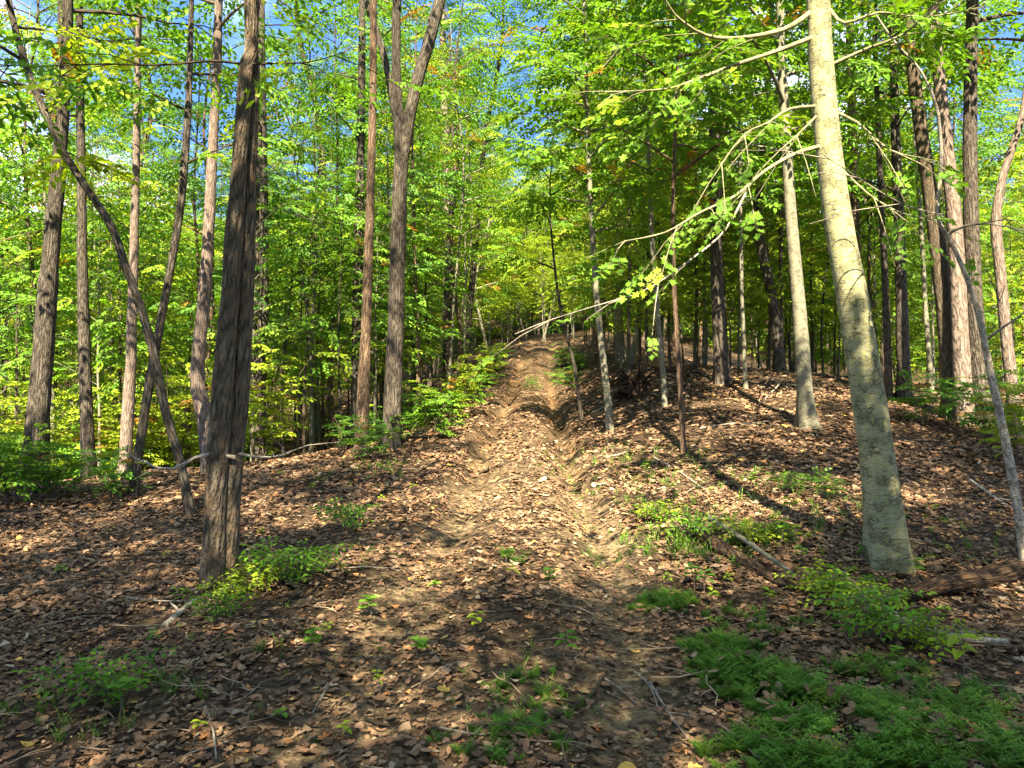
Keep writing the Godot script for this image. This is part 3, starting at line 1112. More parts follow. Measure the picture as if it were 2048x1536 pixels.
func trunks() -> void:
	var up := {"count": 12, "reach": 3.4, "rise": 0.45, "per": 3.2, "size": 1.0, "kind": "far", "colour": MID, "low": 9.0, "limb": 0.07}
	var tall := func(o: Dictionary) -> Dictionary: return up.merged(o, true)
	var g := "trees beside the track"
	traced("twin_trunked_tree", "tall twin trunked tree with grey furrowed bark in the left foreground", g,
		[[424, 1185, 46], [429, 1060, 43], [440, 850, 41], [456, 650, 38], [468, 480, 35], [478, 350, 31], [490, 150, 27], [498, -40, 24]], M.grey, 21.0, tall.call({"low": 10.0, "count": 12}),
		{"name": "the twin trunked tree", "sides": 26, "rough": 0.16, "step": 0.14, "more": [[[450, 1150, 40], [464, 960, 39], [478, 800, 38], [488, 620, 36], [494, 480, 33], [499, 350, 29], [507, 150, 25], [513, -40, 23]]], "own_foot": true, "behind": 0.10, "flare": 0.3,
		"boughs": [{"path": [[470, 915, 0], [420, 908, 0], [390, 915, 0], [345, 938, 0], [300, 930, 0], [268, 915, 0], [250, 900, 0]], "w": 11, "twigs": 4, "leafy": 0, "bark": M.deadwood, "turn": -0.06}, {"path": [[480, 908, 0], [520, 914, 0], [560, 912, 0], [590, 900, 0]], "w": 8, "twigs": 3, "leafy": 0, "bark": M.deadwood, "turn": -0.08},
		{"path": [[490, 128, 0], [420, 122, 0], [320, 130, 0], [200, 128, 0], [90, 132, 0], [-30, 128, 0]], "w": 7, "twigs": 7, "leafy": 1, "turn": -0.15}, {"path": [[505, 128, 0], [570, 126, 0], [620, 124, 0], [690, 104, 0]], "w": 6, "twigs": 4, "leafy": 1, "turn": -0.1}]})
	traced("lichen_tree", "pale olive tree trunk with lichen patches, leaning left in the right foreground", g,
		[[1782, 1135, 74], [1768, 1040, 68], [1752, 900, 64], [1728, 740, 62], [1702, 580, 58], [1678, 450, 54], [1660, 320, 50], [1648, 200, 48], [1640, 90, 46], [1633, -40, 44]], M.olive, 17.0, tall.call({"low": 5.0, "count": 24, "reach": 3.6, "kind": "maple", "per": 9.0, "size": 0.9}),
		{"name": "the lichen covered trunk", "sides": 26, "rough": 0.05, "step": 0.12, "flare": 0.32, "boughs": [
		{"path": [[1625, 22, 0], [1570, 58, 0], [1480, 76, 0], [1410, 70, 0], [1350, 30, 0], [1320, -20, 0]], "w": 15, "twigs": 8, "leafy": 3},
		{"path": [[1632, 72, 0], [1560, 100, 0], [1470, 130, 0], [1390, 160, 0], [1330, 178, 0], [1210, 184, 0]], "w": 13, "twigs": 9, "leafy": 3},
		{"path": [[1640, 212, 0], [1580, 218, 0], [1535, 246, 0], [1490, 268, 0], [1440, 330, 0]], "w": 9, "twigs": 6, "leafy": 2},
		{"path": [[1650, 290, 0], [1590, 308, 0], [1530, 342, 0], [1470, 392, 0], [1400, 425, 0], [1330, 465, 0], [1250, 482, 0]], "w": 11, "twigs": 8, "leafy": 2},
		{"path": [[1500, 368, 0], [1450, 460, 0], [1380, 520, 0], [1290, 580, 0], [1190, 612, 0], [1100, 640, 0], [1030, 668, 0]], "w": 6, "twigs": 5, "leafy": 1, "leaf": 0.5, "bark": M.deadwood},
		{"path": [[1662, 130, 0], [1740, 95, 0], [1800, 72, 0], [1870, 15, 0], [1900, -30, 0]], "w": 10, "twigs": 6, "leafy": 3},
		{"path": [[1660, 20, 0], [1690, 46, 0], [1760, 25, 0], [1850, 34, 0], [1965, 14, 0]], "w": 10, "twigs": 7, "leafy": 3},
		{"path": [[1672, 225, 0], [1715, 245, 0], [1780, 300, 0], [1850, 316, 0]], "w": 8, "twigs": 5, "leafy": 1},
		{"path": [[1690, 345, 0], [1740, 390, 0], [1800, 425, 0], [1870, 440, 0]], "w": 6, "twigs": 6, "leafy": 1},
		{"path": [[1640, 225, 0], [1600, 265, 0], [1560, 300, 0]], "w": 7, "twigs": 3, "leafy": 0}]})
	traced("forked_tree", "tall dark furrowed trunk left of the track, forking high up", g,
		[[782, 850, 38.3], [787, 760, 34.8], [792, 640, 33.1], [795, 520, 31.3], [799, 400, 29.6], [802, 310, 28.7], [795, 200, 20.9], [792, 90, 18.3], [798, -40, 16.5]], M.dark, 22.0, tall.call({"low": 11.5, "count": 7}),
		{"name": "the tall forked trunk", "depth": 14.5, "sides": 20, "rough": 0.12, "more": [[[804, 320, 26], [820, 230, 24], [838, 150, 24], [862, 70, 24], [885, -30, 22]], [[790, 230, 14], [770, 120, 13], [745, 40, 12], [725, -40, 11]]]})
	traced("reddish_brown_tree", "slim reddish brown trunk just left of the tall forked trunk", g,
		[[722, 885, 29.6], [727, 780, 24.4], [733, 640, 20.9], [738, 480, 18.3], [742, 340, 16.5], [746, 180, 14.8], [748, -40, 13.1]], M.red, 19.0, tall.call({"low": 11.0, "count": 6, "reach": 2.2}), {"name": "the reddish brown trunk", "depth": 13.5, "sides": 16, "rough": 0.1})
	traced("flared_pale_tree", "pale mottled trunk with a flared foot on the right bank", g,
		[[1618, 858, 33.1], [1610, 790, 29.6], [1604, 690, 27.8], [1596, 590, 26.1], [1585, 470, 23.5], [1577, 360, 20.9], [1570, 240, 19.1], [1562, 110, 16.5], [1558, -40, 13.9]], M.pale, 17.0, tall.call({"low": 4.4, "count": 30, "reach": 3.0, "kind": "beech", "per": 9.5, "size": 1.25}), {"name": "the flared pale trunk", "sides": 18, "flare": 0.5, "rough": 0.06})
	traced("curved_dark_tree", "thin dark curving trunk bending left beside the twin trunked tree", g,
		[[388, 1035, 20], [362, 930, 18], [330, 820, 17], [306, 700, 17], [276, 600, 16], [250, 530, 16], [222, 450, 15], [172, 375, 14], [125, 300, 14], [85, 215, 15], [45, 110, 13], [10, -30, 11]], M.dark, 8.5, tall.call({"low": 4.6, "count": 8, "reach": 2.0, "kind": "beech", "per": 8.0, "size": 1.2, "colour": YELLOW}), {"sides": 12, "flare": 0.2, "name": "the thin curving trunk", "rough": 0.06})
	traced("leaning_dark_tree", "slim dark trunk leaning right, crossing behind the thin curving trunk", g,
		[[262, 995, 20], [278, 900, 18], [300, 760, 17], [322, 640, 16], [344, 520, 15], [362, 400, 16], [374, 260, 14], [380, 120, 11], [384, -40, 9]], M.dark, 11.0, tall.call({"low": 5.0, "count": 9, "reach": 2.2, "kind": "beech", "per": 8.0, "size": 1.2}), {"sides": 12, "flare": 0.25, "name": "the slim leaning trunk"})
	traced("big_dark_tree", "big dark vine clad trunk at the left edge of the clearing", g,
		[[62, 985, 47.0], [72, 900, 41.8], [82, 760, 38.3], [94, 600, 34.8], [106, 460, 30.4], [118, 320, 26.1], [128, 180, 22.6], [134, -40, 19.1]], M.dark, 21.0, tall.call({"low": 6.0, "count": 14, "kind": "far", "per": 3.6}), {"sides": 18, "name": "the big dark trunk", "rough": 0.15})
	traced("slim_dark_tree", "slim dark trunk with a pale stripe right of the big dark trunk", g,
		[[180, 930, 29.6], [173, 830, 24.4], [169, 700, 22.6], [165, 560, 20.0], [163, 380, 17.4], [160, 180, 14.8], [158, -40, 12.2]], M.dark, 17.0, tall.call({"low": 6.5, "count": 8, "reach": 2.2, "per": 3.4}), {"depth": 15.0, "sides": 12})
	traced("dull_dark_tree", "narrow dark trunk standing close beside the big dark trunk", g,
		[[102, 962, 22.6], [103, 860, 19.1], [106, 720, 17.4], [110, 560, 15.7], [116, 380, 13.9], [120, 160, 12.2], [122, -40, 10.4]], M.dark, 15.0, {}, {"sides": 10})
	traced("patchy_tree", "grey trunk with pale peeling patches behind the slim leaning trunk", g,
		[[248, 915, 24.4], [256, 820, 22.6], [262, 720, 20.9], [264, 640, 19.1], [268, 500, 16.5], [272, 330, 14.8], [276, 120, 12.2], [278, -40, 10.4]], M.pink, 17.0, tall.call({"low": 6.5, "count": 8, "reach": 2.2, "per": 3.4}), {"depth": 14.5, "sides": 12, "rough": 0.14})
	traced("bowed_tree", "bowed trunk with flaking pale bark directly behind the twin trunked tree", g,
		[[426, 885, 31.3], [408, 830, 29.6], [395, 775, 27.8], [398, 700, 26.1], [408, 600, 24.4], [416, 480, 22.6], [424, 330, 20.0], [432, 170, 17.4], [438, -40, 14.8]], M.pink, 18.0, tall.call({"low": 6.5, "count": 9, "reach": 2.3, "per": 3.4}), {"depth": 12.5, "sides": 14, "rough": 0.2})
	traced("straight_dark_tree", "straight dark trunk right of the twin trunked tree", g,
		[[518, 842, 22.6], [522, 740, 20.9], [527, 600, 19.1], [528, 450, 17.4], [526, 300, 15.7], [524, 150, 13.9], [522, -40, 12.2]], M.dark, 19.0, tall.call({"low": 7.5, "count": 9, "reach": 2.3, "per": 3.4}), {"depth": 18.5, "sides": 12, "name": "the straight dark trunk"})
	traced("thin_dark_tree", "thin dark trunk squeezed between the twin trunk and the straight dark trunk", g,
		[[507, 830, 16], [509, 720, 15], [511, 600, 14], [513, 450, 12], [514, 300, 10], [514, 100, 8]], M.dark, 14.0, {}, {"depth": 19.0, "sides": 9})
	traced("dark_rear_tree", "dark trunk half hidden behind the reddish brown trunk", g,
		[[712, 838, 24], [714, 720, 22], [716, 560, 20], [719, 400, 18], [722, 260, 16], [724, 100, 14], [726, -40, 12]], M.dark, 19.0, tall.call({"low": 8.0, "count": 9, "reach": 2.3, "per": 3.4}), {"depth": 19.5, "sides": 12})
	traced("pale_sunlit_tree", "pale sunlit straight trunk standing back between forked trunk and track", g,
		[[897, 700, 22], [896, 560, 20], [896, 430, 19], [893, 330, 18], [890, 220, 16], [886, 100, 14], [884, -40, 12]], M.pink, 25.0, tall.call({"low": 11.5, "count": 28, "reach": 5.0, "per": 4.5}), {"sides": 12, "depth": 32.0, "name": "the pale sunlit trunk"})
	traced("dark_forked_rear_tree", "dark paired trunk in the thicket left of the track crest", g,
		[[893, 735, 17], [894, 640, 16], [898, 520, 14], [903, 400, 10]], M.dark, 16.0, {}, {"sides": 10, "depth": 27.0})
	traced("white_rear_tree", "whitish speckled trunk behind the stump on the right bank", g,
		[[1244, 724, 22], [1238, 660, 18], [1234, 560, 16], [1231, 470, 15], [1228, 330, 14], [1224, 180, 12], [1222, -40, 10]], M.pale, 21.0, tall.call({"low": 6.0, "count": 24, "reach": 4.4, "kind": "far", "per": 4.5}), {"sides": 12, "flare": 0.5, "name": "the whitish speckled trunk"})
	traced("tall_grey_tree", "tall dark straight trunk on top of the right bank", g,
		[[1446, 768, 30], [1440, 700, 26], [1434, 560, 25], [1431, 420, 24], [1430, 280, 23], [1430, 120, 21], [1430, -40, 19]], M.dark, 22.0, tall.call({"low": 5.5, "count": 26, "reach": 3.6, "kind": "far", "per": 5.0}), {"sides": 14, "name": "the bank's tall trunk"})
	traced("crooked_dark_tree", "crooked dark trunk bending between two straight trunks on right bank", g,
		[[1562, 720, 22], [1548, 620, 20], [1532, 540, 19], [1518, 470, 18], [1516, 400, 17], [1526, 310, 16], [1534, 200, 14], [1540, 60, 12], [1546, -60, 10]], M.dark, 16.0, tall.call({"low": 4.5, "count": 20, "reach": 3.0, "kind": "beech", "per": 9.5, "size": 1.4}), {"depth": 20.0, "sides": 12})
	traced("left_trio_tree", "grey trunk leaning left, first of the large trio at right", g,
		[[1912, 842, 40.0], [1902, 740, 36.5], [1888, 600, 33.1], [1872, 470, 29.6], [1852, 330, 26.1], [1832, 190, 23.5], [1815, 40, 20.9], [1805, -60, 19.1]], M.grey, 19.0, tall.call({"low": 6.3, "count": 14, "per": 3.6}), {"sides": 16, "rough": 0.12, "name": "the trio of grey trunks"})
	traced("middle_trio_tree", "pinkish sunlit trunk, middle one of the large trio at right", g,
		[[1932, 850, 34.8], [1924, 740, 33.1], [1916, 560, 29.6], [1908, 430, 27.8], [1896, 320, 25.2], [1884, 210, 22.6], [1872, 80, 20.9], [1864, -60, 19.1]], M.pink, 20.0, tall.call({"low": 7.3, "count": 12, "per": 3.6}), {"sides": 16, "rough": 0.1})
	traced("right_trio_tree", "dark grey upright trunk, rightmost of the large trio at right", g,
		[[1968, 856, 36.5], [1958, 740, 33.1], [1948, 580, 29.6], [1942, 420, 27.0], [1940, 280, 25.2], [1942, 120, 22.6], [1944, -60, 20.9]], M.dark, 20.0, tall.call({"low": 6.8, "count": 13, "per": 3.6}), {"sides": 16, "rough": 0.12})
	traced("edge_tree", "thin pinkish trunk near the right edge behind the white stem", g,
		[[2034, 872, 24], [2022, 760, 22], [2010, 650, 21], [2000, 540, 20], [1992, 450, 19], [2004, 360, 15], [2030, 280, 13], [2050, 200, 12]], M.pink, 12.0, tall.call({"low": 5.0, "count": 8, "reach": 2.2, "colour": YELLOW}), {"sides": 12, "rough": 0.14})
	traced("bank_rear_tree", "dark trunk right of the lichen covered trunk, standing in shade", g,
		[[1810, 800, 26], [1806, 700, 24], [1802, 560, 22], [1796, 400, 19], [1790, 240, 17], [1786, 60, 14], [1784, -40, 12]], M.dark, 18.0, tall.call({"low": 4.3, "count": 19, "reach": 2.6, "per": 5.0}), {"sides": 12})
	traced("bank_slim_tree", "slim dark trunk just left of the shaded dark trunk at right", g,
		[[1778, 795, 15], [1775, 700, 14], [1770, 560, 13], [1762, 400, 11], [1756, 240, 10], [1750, 60, 8]], M.dark, 14.0, {}, {"sides": 9})
	traced("behind_lichen_tree", "grey trunk seen just right of the lichen trunk's upper half", g,
		[[1722, 800, 22], [1718, 660, 20], [1712, 500, 19], [1706, 340, 18], [1704, 220, 16], [1702, 80, 14], [1700, -40, 12]], M.grey, 18.0, tall.call({"low": 4.8, "count": 19, "reach": 2.6, "per": 5.0}), {"sides": 12, "depth": 22.0})
	traced("pale_sapling", "slender pale grey sapling leaning left at the track's right edge", "saplings beside the track",
		[[1222, 862, 17], [1214, 790, 15], [1204, 700, 13], [1192, 580, 12], [1184, 450, 11], [1177, 320, 9], [1173, 180, 8], [1170, 60, 7], [1166, -40, 6]], M.pale, 11.0, tall.call({"low": 4.0, "count": 26, "reach": 2.5, "kind": "beech", "per": 9.5, "size": 1.2}), {"sides": 10, "flare": 0.2, "name": "the slender pale sapling"})
	traced("green_grey_sapling", "thin greenish grey sapling stem right of the stump", "saplings beside the track",
		[[1330, 815, 12], [1326, 750, 11], [1318, 660, 10], [1310, 560, 10], [1303, 460, 9], [1298, 330, 8], [1290, 180, 6], [1284, -20, 5]], M.pale, 10.5, tall.call({"low": 4.0, "count": 22, "reach": 2.4, "kind": "beech", "per": 9.5, "size": 1.25}), {"sides": 10, "flare": 0.2})
	traced("brown_sapling", "thin brown upright sapling stem in front of the right bank", "saplings beside the track",
		[[1368, 905, 12], [1362, 800, 11], [1355, 690, 10], [1348, 560, 9], [1346, 430, 8], [1349, 300, 7], [1354, 160, 6], [1362, -20, 5]], M.red, 10.0, tall.call({"low": 4.0, "count": 22, "reach": 2.4, "kind": "beech", "per": 9.5, "size": 1.2}), {"sides": 10, "flare": 0.2})
	traced("bank_sapling", "thin pale sapling stem near the tall dark trunk on the bank", "saplings beside the track",
		[[1492, 780, 10], [1488, 700, 9], [1484, 600, 8], [1482, 480, 7], [1480, 340, 6], [1478, 200, 5]], M.pale, 9.5, tall.call({"low": 4.0, "count": 10, "reach": 1.8, "kind": "beech", "per": 9.0, "size": 1.3}), {"sides": 8, "flare": 0.2})
	traced("dark_track_sapling", "thin dark sapling slanting over the track's right shoulder", "saplings beside the track",
		[[1166, 812, 8], [1150, 740, 7], [1136, 680, 7], [1118, 600, 6], [1108, 520, 5], [1100, 430, 4]], M.dark, 7.0, tall.call({"low": 2.6, "count": 10, "reach": 1.5, "kind": "beech", "per": 9.0, "size": 1.2}), {"depth": 17.0, "sides": 8, "flare": 0.2})
	traced("white_sapling", "slender whitish stem arching up the right edge with broken side branches", "saplings beside the track",
		[[2062, 1160, 20], [2042, 1060, 18], [2020, 930, 17], [2000, 830, 15], [1984, 760, 14], [1970, 690, 12], [1955, 620, 11], [1935, 560, 9], [1912, 505, 8], [1890, 465, 8], [1874, 430, 7], [1880, 360, 7], [1882, 290, 6], [1872, 210, 5], [1840, 140, 4], [1790, 85, 4], [1752, 30, 3]], M.deadwood, 5.0, {},
		{"sides": 12, "flare": 0.15, "ends": true, "lean": -0.03, "step": 0.08, "boughs": [{"path": [[1892, 470, 0], [1930, 452, 0], [1985, 448, 0], [2050, 462, 0], [2090, 470, 0]], "w": 8, "twigs": 3, "leafy": 0}, {"path": [[1970, 680, 0], [2010, 652, 0], [2060, 618, 0]], "w": 10, "twigs": 0, "leafy": 0}, {"path": [[1945, 600, 0], [1965, 625, 0], [1995, 612, 0], [2010, 570, 0]], "w": 4, "twigs": 1, "leafy": 0}, {"path": [[1888, 430, 0], [1840, 420, 0], [1780, 395, 0], [1700, 345, 0], [1640, 305, 0]], "w": 5, "twigs": 5, "leafy": 0}]})

# saplings and forest trees copied from a few grown ones
func forest() -> void:
	var r := RandomNumberGenerator.new()
	r.seed = 77
	var saplings := []
	for k in 8:
		var tall: float = [5.0, 6.5, 8.0, 4.0, 7.0, 9.0, 5.5, 10.0][k]
		var bark: Material = [M.pale, M.grey, M.pale, M.red, M.pale, M.grey, M.dark, M.pale][k]
		var col: Color = [YELLOW, MID, COOL, YELLOW, MID, YELLOW, MID, MID][k]
		saplings.append(grown("sapling", tall, 0.018 + tall * 0.0045, bark, {"count": 15 + k % 3 * 3, "reach": 0.9 + tall * 0.12, "rise": [0.7, 0.3, 0.9, 0.5][k % 4], "per": 6.2, "size": 1.0, "kind": "beech", "colour": col, "low": 0.7 + tall * 0.2, "taper": 0.15, "limb": 0.012, "loose": 0.16, "wide": 0.5}, 300 + k, 7))
	var deep_saplings := []
	for k in 4:
		var tall: float = [6.0, 8.0, 9.0, 7.0][k]
		deep_saplings.append(grown("sapling", tall, 0.018 + tall * 0.004, M.pale if k % 2 else M.grey, {"count": 20, "reach": 2.0, "rise": 0.3, "per": 6.2, "size": 1.0, "kind": "beech", "colour": MID if k % 2 else YELLOW, "low": 1.5, "taper": 0.2, "limb": 0.012, "loose": 0.14, "wide": 0.5}, 340 + k, 7))
	var trees := []
	for k in 6:
		var tall: float = [19.0, 23.0, 16.0, 21.0, 25.0, 14.0][k]
		var bark: Material = [M.grey, M.dark, M.pink, M.grey, M.dark, M.pale][k]
		var col: Color = [MID, MID, YELLOW, COOL, MID, YELLOW][k]
		trees.append(grown("forest_tree", tall, tall * 0.0085, bark, {"count": 26, "reach": 3.9, "rise": 0.4, "per": 5.4, "size": 0.95, "kind": "far", "colour": col, "low": tall * [0.3, 0.36, 0.2, 0.3, 0.4, 0.15][k], "taper": 0.5, "limb": 0.09, "wide": 0.5}, 400 + k, 10, 0.25))
	var slim := []
	for k in 4:
		var tall: float = [11.0, 13.0, 12.0, 14.0][k]
		slim.append(grown("slim_tree", tall, [0.05, 0.07, 0.06, 0.085][k], [M.dark, M.grey, M.pale, M.red][k], {"count": 14, "reach": 2.0, "rise": 0.5, "per": 3.4, "size": 0.85, "kind": "far", "colour": [MID, YELLOW, MID, COOL][k], "low": tall * 0.42, "taper": 0.4, "limb": 0.03, "wide": 0.5}, 460 + k, 8, 0.12))
	for z in [[-80.0, 600.0, 18.0, 42.0, 34], [600.0, 980.0, 20.0, 45.0, 16], [1150.0, 1700.0, 22.0, 48.0, 22], [1690.0, 2130.0, 17.0, 42.0, 16]]:
		for k in int(z[4]):
			var d := r.randf_range(z[2], z[3])
			var x := (r.randf_range(z[0], z[1]) - 1024.0) / F * d
			if absf(x - mid(d)) < 2.6:
				x = mid(d) + 3.0 * signf(x - mid(d))
			var b := r.randi() % 4
			var q := r.randf_range(0.8, 1.15)
			var o := copy(slim[b], spot(x, d), r.randf() * TAU, Vector3(q, q, q))
			tell_apart(o, ["slim dark tree", "slim grey tree", "slim pale tree", "slim brown tree"][b], "tree", "slim trees in the forest", o.position)
	var shade_trees := []
	for k in 3:
		var tall: float = [13.5, 16.0, 12.0][k]
		shade_trees.append(grown("forest_tree", tall, tall * 0.009, M.grey, {"count": 18, "reach": 3.8, "rise": 0.3, "per": 6.5, "size": 1.1, "kind": "far", "colour": MID, "low": tall * 0.42, "taper": 0.35, "limb": 0.09, "wide": 0.3}, 440 + k, 10, 0.2))
	# [left, right in the photo, nearest, farthest, how many, deep kinds, words, lowest and highest size]
	var zones := [
		[560.0, 990.0, 18.0, 46.0, 56, false, "thin leafy sapling", 0.7, 1.15],
		[-60.0, 560.0, 17.0, 44.0, 46, false, "sunlit young sapling", 0.75, 1.3],
		[1130.0, 1700.0, 20.0, 46.0, 52, true, "thin pale stemmed sapling", 0.8, 1.2],
		[1680.0, 2120.0, 19.0, 42.0, 30, true, "shaded young sapling", 0.8, 1.25],
		[930.0, 1250.0, 56.0, 80.0, 34, false, "far sapling closing the view", 0.9, 1.4]]
	for z in zones:
		for k in int(z[4]):
			var px := 0.0
			var d := 0.0
			var x := 0.0
			for tries in 20:
				px = r.randf_range(z[0], z[1])
				d = lerpf(z[2], z[3], pow(r.randf(), 1.2))
				x = (px - 1024.0) / F * d
				if d > 55.0 or absf(x - mid(d)) > (3.0 if x < mid(d) else 2.6):
					break
			var list: Array = deep_saplings if z[5] and r.randf() < 0.75 else saplings
			var q := r.randf_range(z[7], z[8])
			var o := copy(list[r.randi() % list.size()], spot(x, d), r.randf() * TAU, Vector3(q, q, q))
			tell_apart(o, z[6], "sapling", "saplings in the forest", o.position)
	var hold := [
		[-250.0, 560.0, 30.0, 52.0, 11], [-300.0, 900.0, 50.0, 105.0, 26], [560.0, 960.0, 34.0, 60.0, 8], [900.0, 1120.0, 40.0, 62.0, 5], [930.0, 1230.0, 58.0, 115.0, 14],
		[1180.0, 1720.0, 32.0, 60.0, 9], [1180.0, 2300.0, 60.0, 110.0, 22], [1700.0, 2250.0, 26.0, 60.0, 9]]
	for z in hold:
		for k in int(z[4]):
			var px := r.randf_range(z[0], z[1])
			var d := r.randf_range(z[2], z[3])
			var x := (px - 1024.0) / F * d
			if d < 60.0 and absf(x - mid(d)) < 3.0:
				x += 6.0 * signf(x - mid(d))
			var q := r.randf_range(0.8, 1.2)
			var o := copy(trees[r.randi() % trees.size()], spot(x, d), r.randf() * TAU, Vector3(q, q, q))
			tell_apart(o, "background forest tree" if d < 50.0 else "distant forest tree", "tree", "trees of the forest behind", o.position)
	for z in [[-2.6, 37.0, 1], [4.7, 41.0, 3], [4.3, 27.0, 5]]:
		var o := copy(trees[z[2]], spot(z[0], z[1]), r.randf() * TAU, Vector3.ONE)
		tell_apart(o, "tall tree overhanging the track", "tree", "trees of the forest behind", o.position)
	# the wood goes on behind the camera and to both sides
	for z in [[-9.0, -6.0, "near tree behind the viewpoint, far left"], [-4.0, -7.5, "near tree close behind the viewpoint on the left"], [3.0, -6.0, "near tree close behind the viewpoint on the right"], [8.0, -4.5, "near tree behind the viewpoint, far right"], [0.6, -6.5, "tree standing straight behind the viewpoint"], [-1.5, -17.0, "tree in the last row behind, middle one"], [-3.2, -3.8, "slender tree just behind the viewpoint, left of its middle"], [3.4, -9.5, "tree right of the one straight behind the viewpoint"], [-13.0, -12.0, "tree in the second row behind, leftmost"], [6.5, -12.5, "tree in the second row behind, right half"], [13.0, -9.0, "tree in the second row behind, rightmost"], [-7.0, -15.0, "tree in the last row behind, left one"], [3.0, -18.0, "tree in the last row behind, right one"], [15.0, 1.0, "outermost tree on the right, level with the viewpoint"], [-9.5, 2.5, "tree just outside the left edge of the view"], [-4.6, -0.5, "tree beside the viewpoint, on its left"], [5.8, -1.2, "tree beside the viewpoint, on its right"], [8.5, 3.0, "tree just outside the right edge of the view"]]:
		var o := copy(shade_trees[r.randi() % 3], spot(z[0], z[1]), r.randf() * TAU, Vector3.ONE * r.randf_range(0.9, 1.1))
		tag(o, z[2], "tree", "trees around the viewpoint")
	for o in saplings + deep_saplings + trees + shade_trees + slim:
		o.free()
	# the wooded hillside that closes the view
	var where := []
	var tints := []
	for k in 26000:
		var d := lerpf(70.0, 210.0, pow(r.randf(), 1.4))
		var x := r.randf_range(-1, 1) * (d * 0.85 + 5.0)
		var crown_at := 0.5 + 0.5 * lump.get_noise_2d(x * 14.0, d * 14.0)
		var y := land(x, d) + pow(r.randf(), 0.7) * (5.0 + 16.0 * crown_at)
		var an := r.randf() * TAU
		where.append(spray_pose(Vector3(x, y, -d), Vector3(cos(an), r.randf_range(-0.4, 0.2), sin(an)), r.randf_range(1.8, 3.2), r))
		tints.append(tinted([MID, YELLOW, COOL][int(clampf(1.5 + 3.0 * lump.get_noise_2d(x * 9.0 + 50.0, d * 9.0), 0, 2))], r))
	tag(scatter("distant_wood", S.far, where, tints, self), "far off wooded hillside seen as one mass of leaves", "wood", "", "stuff")

